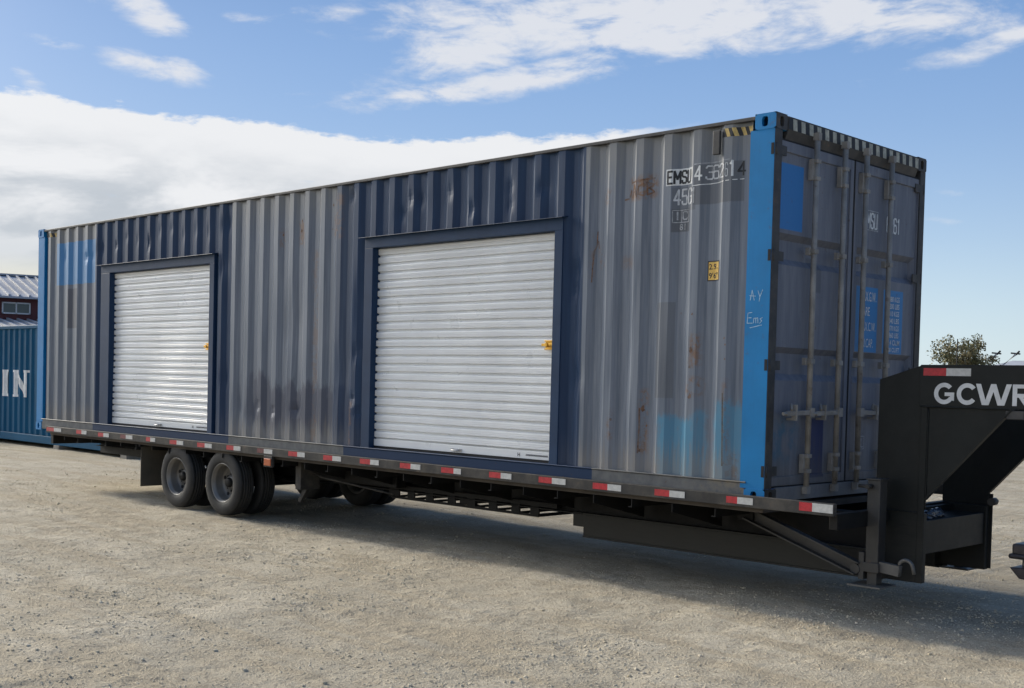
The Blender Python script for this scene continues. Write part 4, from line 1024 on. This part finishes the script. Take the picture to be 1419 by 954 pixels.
# ================================================================ BACKGROUND
# blue container standing on blocks
def bg_container():
    x0, x1, y, z0, z1 = -28.2, -16.0, 3.66, .075, 2.60
    B = thing('storage_container', 'blue corrugated container with white letters standing on blocks behind the trailer', 'container', ((x0+x1)/2, y+1.2, z0))
    mb = MB(); x = x0+.16; pts = []
    while x < x1-.2:
        pts += [(x, y+.01), (x+.072, y+.01), (x+.14, y+.046), (x+.21, y+.046)]; x += .2775
    v = [(mb.bm.verts.new((a, b, z0+.17)), mb.bm.verts.new((a, b, z1-.07))) for a, b in pts]
    for p, q in zip(v, v[1:]): mb._f([p[0], q[0], q[1], p[1]])
    mb.build('side_panel', 'bg_blue', B, recalc=False)
    MB().box(x0, x1, y, y+.05, z0, z0+.165).build('bottom_rail', 'bg_blue', B, .01)
    MB().box(x0, x1, y-.005, y+.05, z1-.075, z1).build('top_rail', 'bg_blue', B, .01)
    for a in (x0, x1-.17): MB().box(a, a+.17, y-.003, y+.15, z0-.002, z1+.002).build('corner_post', 'bg_blue', B, .01)
    MB().box(x0+.05, x1-.05, y+.06, y+2.43, z0+.02, z1-.03).build('body', 'bg_blue', B)
    H0, H1 = 1.035, 1.625
    yp = lambda d: (lambda u, v_: (u, y+.01+((lambda t: 0 if t < .072 else (t-.072)/.0685 if t < .1405 else 1 if t < .2105 else 1-(t-.2105)/.067)((u-(x0+.16)) % .2775))*.036-d, v_))
    I = [[(-22.02, H0), (-21.62, H0), (-21.62, H0+.06), (-21.72, H0+.06), (-21.72, H1-.06), (-21.62, H1-.06), (-21.62, H1), (-22.02, H1), (-22.02, H1-.06), (-21.92, H1-.06), (-21.92, H0+.06), (-22.02, H0+.06)]]
    Nn = [[(-21.34, H0), (-21.21, H0), (-21.21, H1), (-21.34, H1)], [(-20.83, H0+.10), (-20.72, H0), (-20.72, H1), (-20.83, H1)], [(-21.34, H1), (-21.16, H1), (-20.72, H0+.02), (-20.72, H0), (-20.86, H0)],
          [(-21.44, H0), (-21.11, H0), (-21.11, H0+.05), (-21.44, H0+.05)], [(-21.44, H1-.05), (-21.30, H1-.05), (-21.30, H1), (-21.44, H1)], [(-20.93, H1-.05), (-20.62, H1-.05), (-20.62, H1), (-20.93, H1)]]
    br = []; x = x0+.16
    while x < x1: br += [x, x+.072, x+.1405, x+.2105]; x += .2775
    bm = poly_bm(I+Nn); bmesh.ops.triangulate(bm, faces=bm.faces)
    finish_decal(bm, yp(.004), 'lettering', 'bg_white', B, [b for b in br if -22.1 < b < -20.5])
bg_container()
for k, x in enumerate((-19.15, -16.3, -24.2, -27.8)):
    b = MB().box(x-.12, x+.12, 3.62, 3.95, -.03, .073)
    o = b.build('support_block', 'concrete', None, .008)
    tag(o, ['pale block under the blue container, in the open gap left of the tyres', 'pale block under the right end of the blue container behind the trailer', 'pale block under the middle of the blue container', 'pale block under the far left end of the blue container'][k], 'block', 'blocks under the blue container')

# red building: wall normal turned 14 degrees
def red_building():
    th = R(-14); n = Vector((math.cos(th), math.sin(th), 0)); t = Vector((-n.y, n.x, 0)); O = Vector((-31.85, 8.35, 0))
    B = thing('red_building', 'maroon sided building with white ribbed metal roof and a sliding window, behind the blue container', 'building', O)
    def P(a, d, z): return O+t*a-n*d+Vector((0, 0, z))       # a along the wall, d depth away from camera
    def slab(mb, a0, a1, d0, d1, z0, z1):
        v = [mb.bm.verts.new(P(a, d, z)) for a in (a0, a1) for d in (d0, d1) for z in (z0, z1)]
        for q in ((0, 1, 3, 2), (4, 6, 7, 5), (0, 4, 5, 1), (2, 3, 7, 6), (0, 2, 6, 4), (1, 5, 7, 3)): mb._f([v[i] for i in q])
    w = MB()
    slab(w, -9, 7, 0, 8, -.05, 3.90)
    for k in range(80): slab(w, -9+k*.2, -9+k*.2+.02, -.012, 0, 0, 3.9)
    w.build('wall', 'maroon', B)
    def roof(a0, a1, d0, z0, d1, z1, name):
        mb = MB(); v = [mb.bm.verts.new(P(a, d, z)) for (a, d, z) in ((a0, d0, z0), (a1, d0, z0), (a1, d1, z1), (a0, d1, z1), (a0, d0, z0-.06), (a1, d0, z0-.06), (a1, d1, z1-.06), (a0, d1, z1-.06))]
        for q in ((0, 1, 2, 3), (4, 7, 6, 5), (0, 4, 5, 1), (1, 5, 6, 2), (2, 6, 7, 3), (3, 7, 4, 0)): mb._f([v[i] for i in q])
        a = a0
        while a < a1:
            q0, q1 = P(a, d0, z0+.03), P(a, d1, z1+.03); mb.beam(q0, q1, .055, .06); a += .30
        mb.build(name, 'roof', B)
    roof(-9.3, 7.3, -.35, 3.87, 4, 4.80, 'roof')
    roof(-9.3, 7.3, 8.35, 3.87, 4.01, 4.80, 'roof')
    cp = MB(); slab(cp, -9.35, 7.35, 3.85, 4.15, 4.80, 4.86); cp.build('ridge_cap', 'roof', B)
    roof(-9.0, 7.0, -5.0, 2.66, -.02, 3.16, 'lean_to_roof')
    for a in (-8.8, -4, .9, 6.8):
        pm = MB(); slab(pm, a, a+.12, -4.9, -4.78, -.05, 2.6); pm.build('lean_to_post', 'maroon', B)
    f = MB(); a0, a1, z0, z1 = -.46, .38, 3.34, 3.70
    for q in ((a0, a1, z0, z0+.04), (a0, a1, z1-.04, z1), (a0, a0+.04, z0, z1), (a1-.04, a1, z0, z1), ((a0+a1)/2-.02, (a0+a1)/2+.02, z0, z1)): slab(f, q[0], q[1], -.05, -.002, q[2], q[3])
    wf = f.build('window', 'win_frame', B)
    for q in ((a0+.04, (a0+a1)/2-.02), ((a0+a1)/2+.02, a1-.04)):
        g = MB(); slab(g, q[0], q[1], -.03, -.004, z0+.04, z1-.04); g.build('pane', 'glass', wf)
red_building()

# tree beyond the neck
def tree(loc, h, rx_, name, label, nl=7000, seed=3):
    rg = np.random.default_rng(seed); o = Vector(loc)
    Tt = thing(name, label, 'tree', loc)
    tb = MB(); tb.tube([o+Vector((0, 0, -.1)), o+Vector((.1, 0, h*.25)), o+Vector((0, .1, h*.5)), o+Vector((.1, 0, h*.8))], [.24, .19, .13, .04], 10)
    tips = []
    for k in range(22):
        a = rg.uniform(0, 6.28); z0 = h*rg.uniform(.2, .6); rr = rx_*rg.uniform(.45, .95); z1 = h*rg.uniform(.35, .92)
        rr *= math.sqrt(max(.1, 1-((z1/h-.5)/.52)**2))
        p1 = o+Vector((math.cos(a)*rr*.5, math.sin(a)*rr*.5, (z0+z1)/2)); p2 = o+Vector((math.cos(a)*rr, math.sin(a)*rr, z1))
        tb.tube([o+Vector((0, 0, z0)), p1, p2], [.07, .04, .012], 6); tips += [p1, p2, (p1+p2)/2]
    tb.build('trunk', 'bark', Tt)
    clumps = [(p, rg.uniform(.3, .75)) for p in tips]+[(o+Vector((rg.normal()*rx_*.45, rg.normal()*rx_*.45, h*rg.uniform(.3, .85))), rg.uniform(.35, .8)) for _ in range(26)]
    P_ = []
    for i in range(nl):
        c, rr = clumps[rg.integers(len(clumps))]; d = rg.normal(size=3); d /= np.linalg.norm(d); d *= rr*rg.random()**.45
        P_.append((c.x+d[0], c.y+d[1], c.z+d[2]))
    P_ = np.array(P_)-np.array(loc); s = rg.uniform(.05, .12, (nl, 1))
    A = rg.normal(size=(nl, 3)); A /= np.linalg.norm(A, axis=1, keepdims=True); Bv = np.cross(A, rg.normal(size=(nl, 3))); Bv /= np.linalg.norm(Bv, axis=1, keepdims=True)
    V = np.stack([P_-A*s, P_+Bv*s*.55, P_+A*s, P_-Bv*s*.55], 1).reshape(-1, 3)
    cr = np_mesh('crown', V, np.arange(nl*4).reshape(-1, 4), 'leaf'); cr.parent = Tt
tree((-31.2, 74.7, 0), 5.75, 2.5, 'broadleaf_tree', 'olive brown leafy tree rising beyond the top edge of the gooseneck', 9000)
# hedge line, low roof, pole and floodlights near it
hp = []
rg = np.random.default_rng(9); nl = 5000
hx = rg.uniform(-38.5, -33.2, nl); P_ = np.stack([hx, 73.2+(hx+36)*.25+rg.normal(0, .5, nl), rg.random(nl)**.6*(3.35+.35*np.sin(hx*2.3))], 1)
A = rg.normal(size=(nl, 3)); A /= np.linalg.norm(A, axis=1, keepdims=True); Bv = np.cross(A, rg.normal(size=(nl, 3))); s = .10
cen = np.array([-36, 73.2, 0.])
hd_ = np_mesh('hedge', np.stack([P_-cen-A*s, P_-cen+Bv*s*.5, P_-cen+A*s, P_-cen-Bv*s*.5], 1).reshape(-1, 3), np.arange(nl*4).reshape(-1, 4), 'leaf'); hd_.location = cen
tag(hd_, 'low dark hedge far off between the container and the leafy tree', 'hedge')
tag(MB().tube([(-30.1, 71.5, -.1), (-30.1, 71.5, 5.15)], .035, 8).build('slim_pole', 'gasket', None), 'thin black pole standing in front of the leafy tree', 'pole')
def flood(x, y, lab):
    F_ = thing('floodlight_mast', lab, 'floodlight', (x, y, 0), 'floodlight masts beyond the gooseneck')
    m_ = MB(); m_.tube([(x-.85, y-.3, -.05), (x-.85, y-.3, 3.5), (x-.10, y, 4.28)], .075, 8); m_.build('mast', 'win_frame', F_)
    h = MB(); h.beam((x-.45, y, 4.36), (x+.12, y+.2, 4.30), .22, .10); h.beam((x-.1, y, 4.24), (x+.10, y+.1, 4.50), .14, .12); h.build('lamp_head', 'rubrail', F_, .02)
flood(-29.05, 75.6, 'nearer of two white slanted floodlight masts, beside the leafy tree')
flood(-27.95, 76.05, 'right of two white slanted floodlight masts, at the right edge of the photo')
lb_ = thing('low_building', 'long low building with pale roof far beyond the floodlight masts', 'building', (-22, 82, 0))
MB().box(-31, -12, 80, 88, -.05, 3.35).build('wall', 'concrete', lb_)
MB().prism([(79.6, 3.40), (79.6, 3.50), (84, 4.05), (88.4, 3.50), (88.4, 3.40), (84, 3.95)], 'x', -31.4, -11.6).build('roof', 'roof', lb_)

# drop unused helper materials
for m_ in list(bpy.data.materials):
    if m_.users == 0: bpy.data.materials.remove(m_)
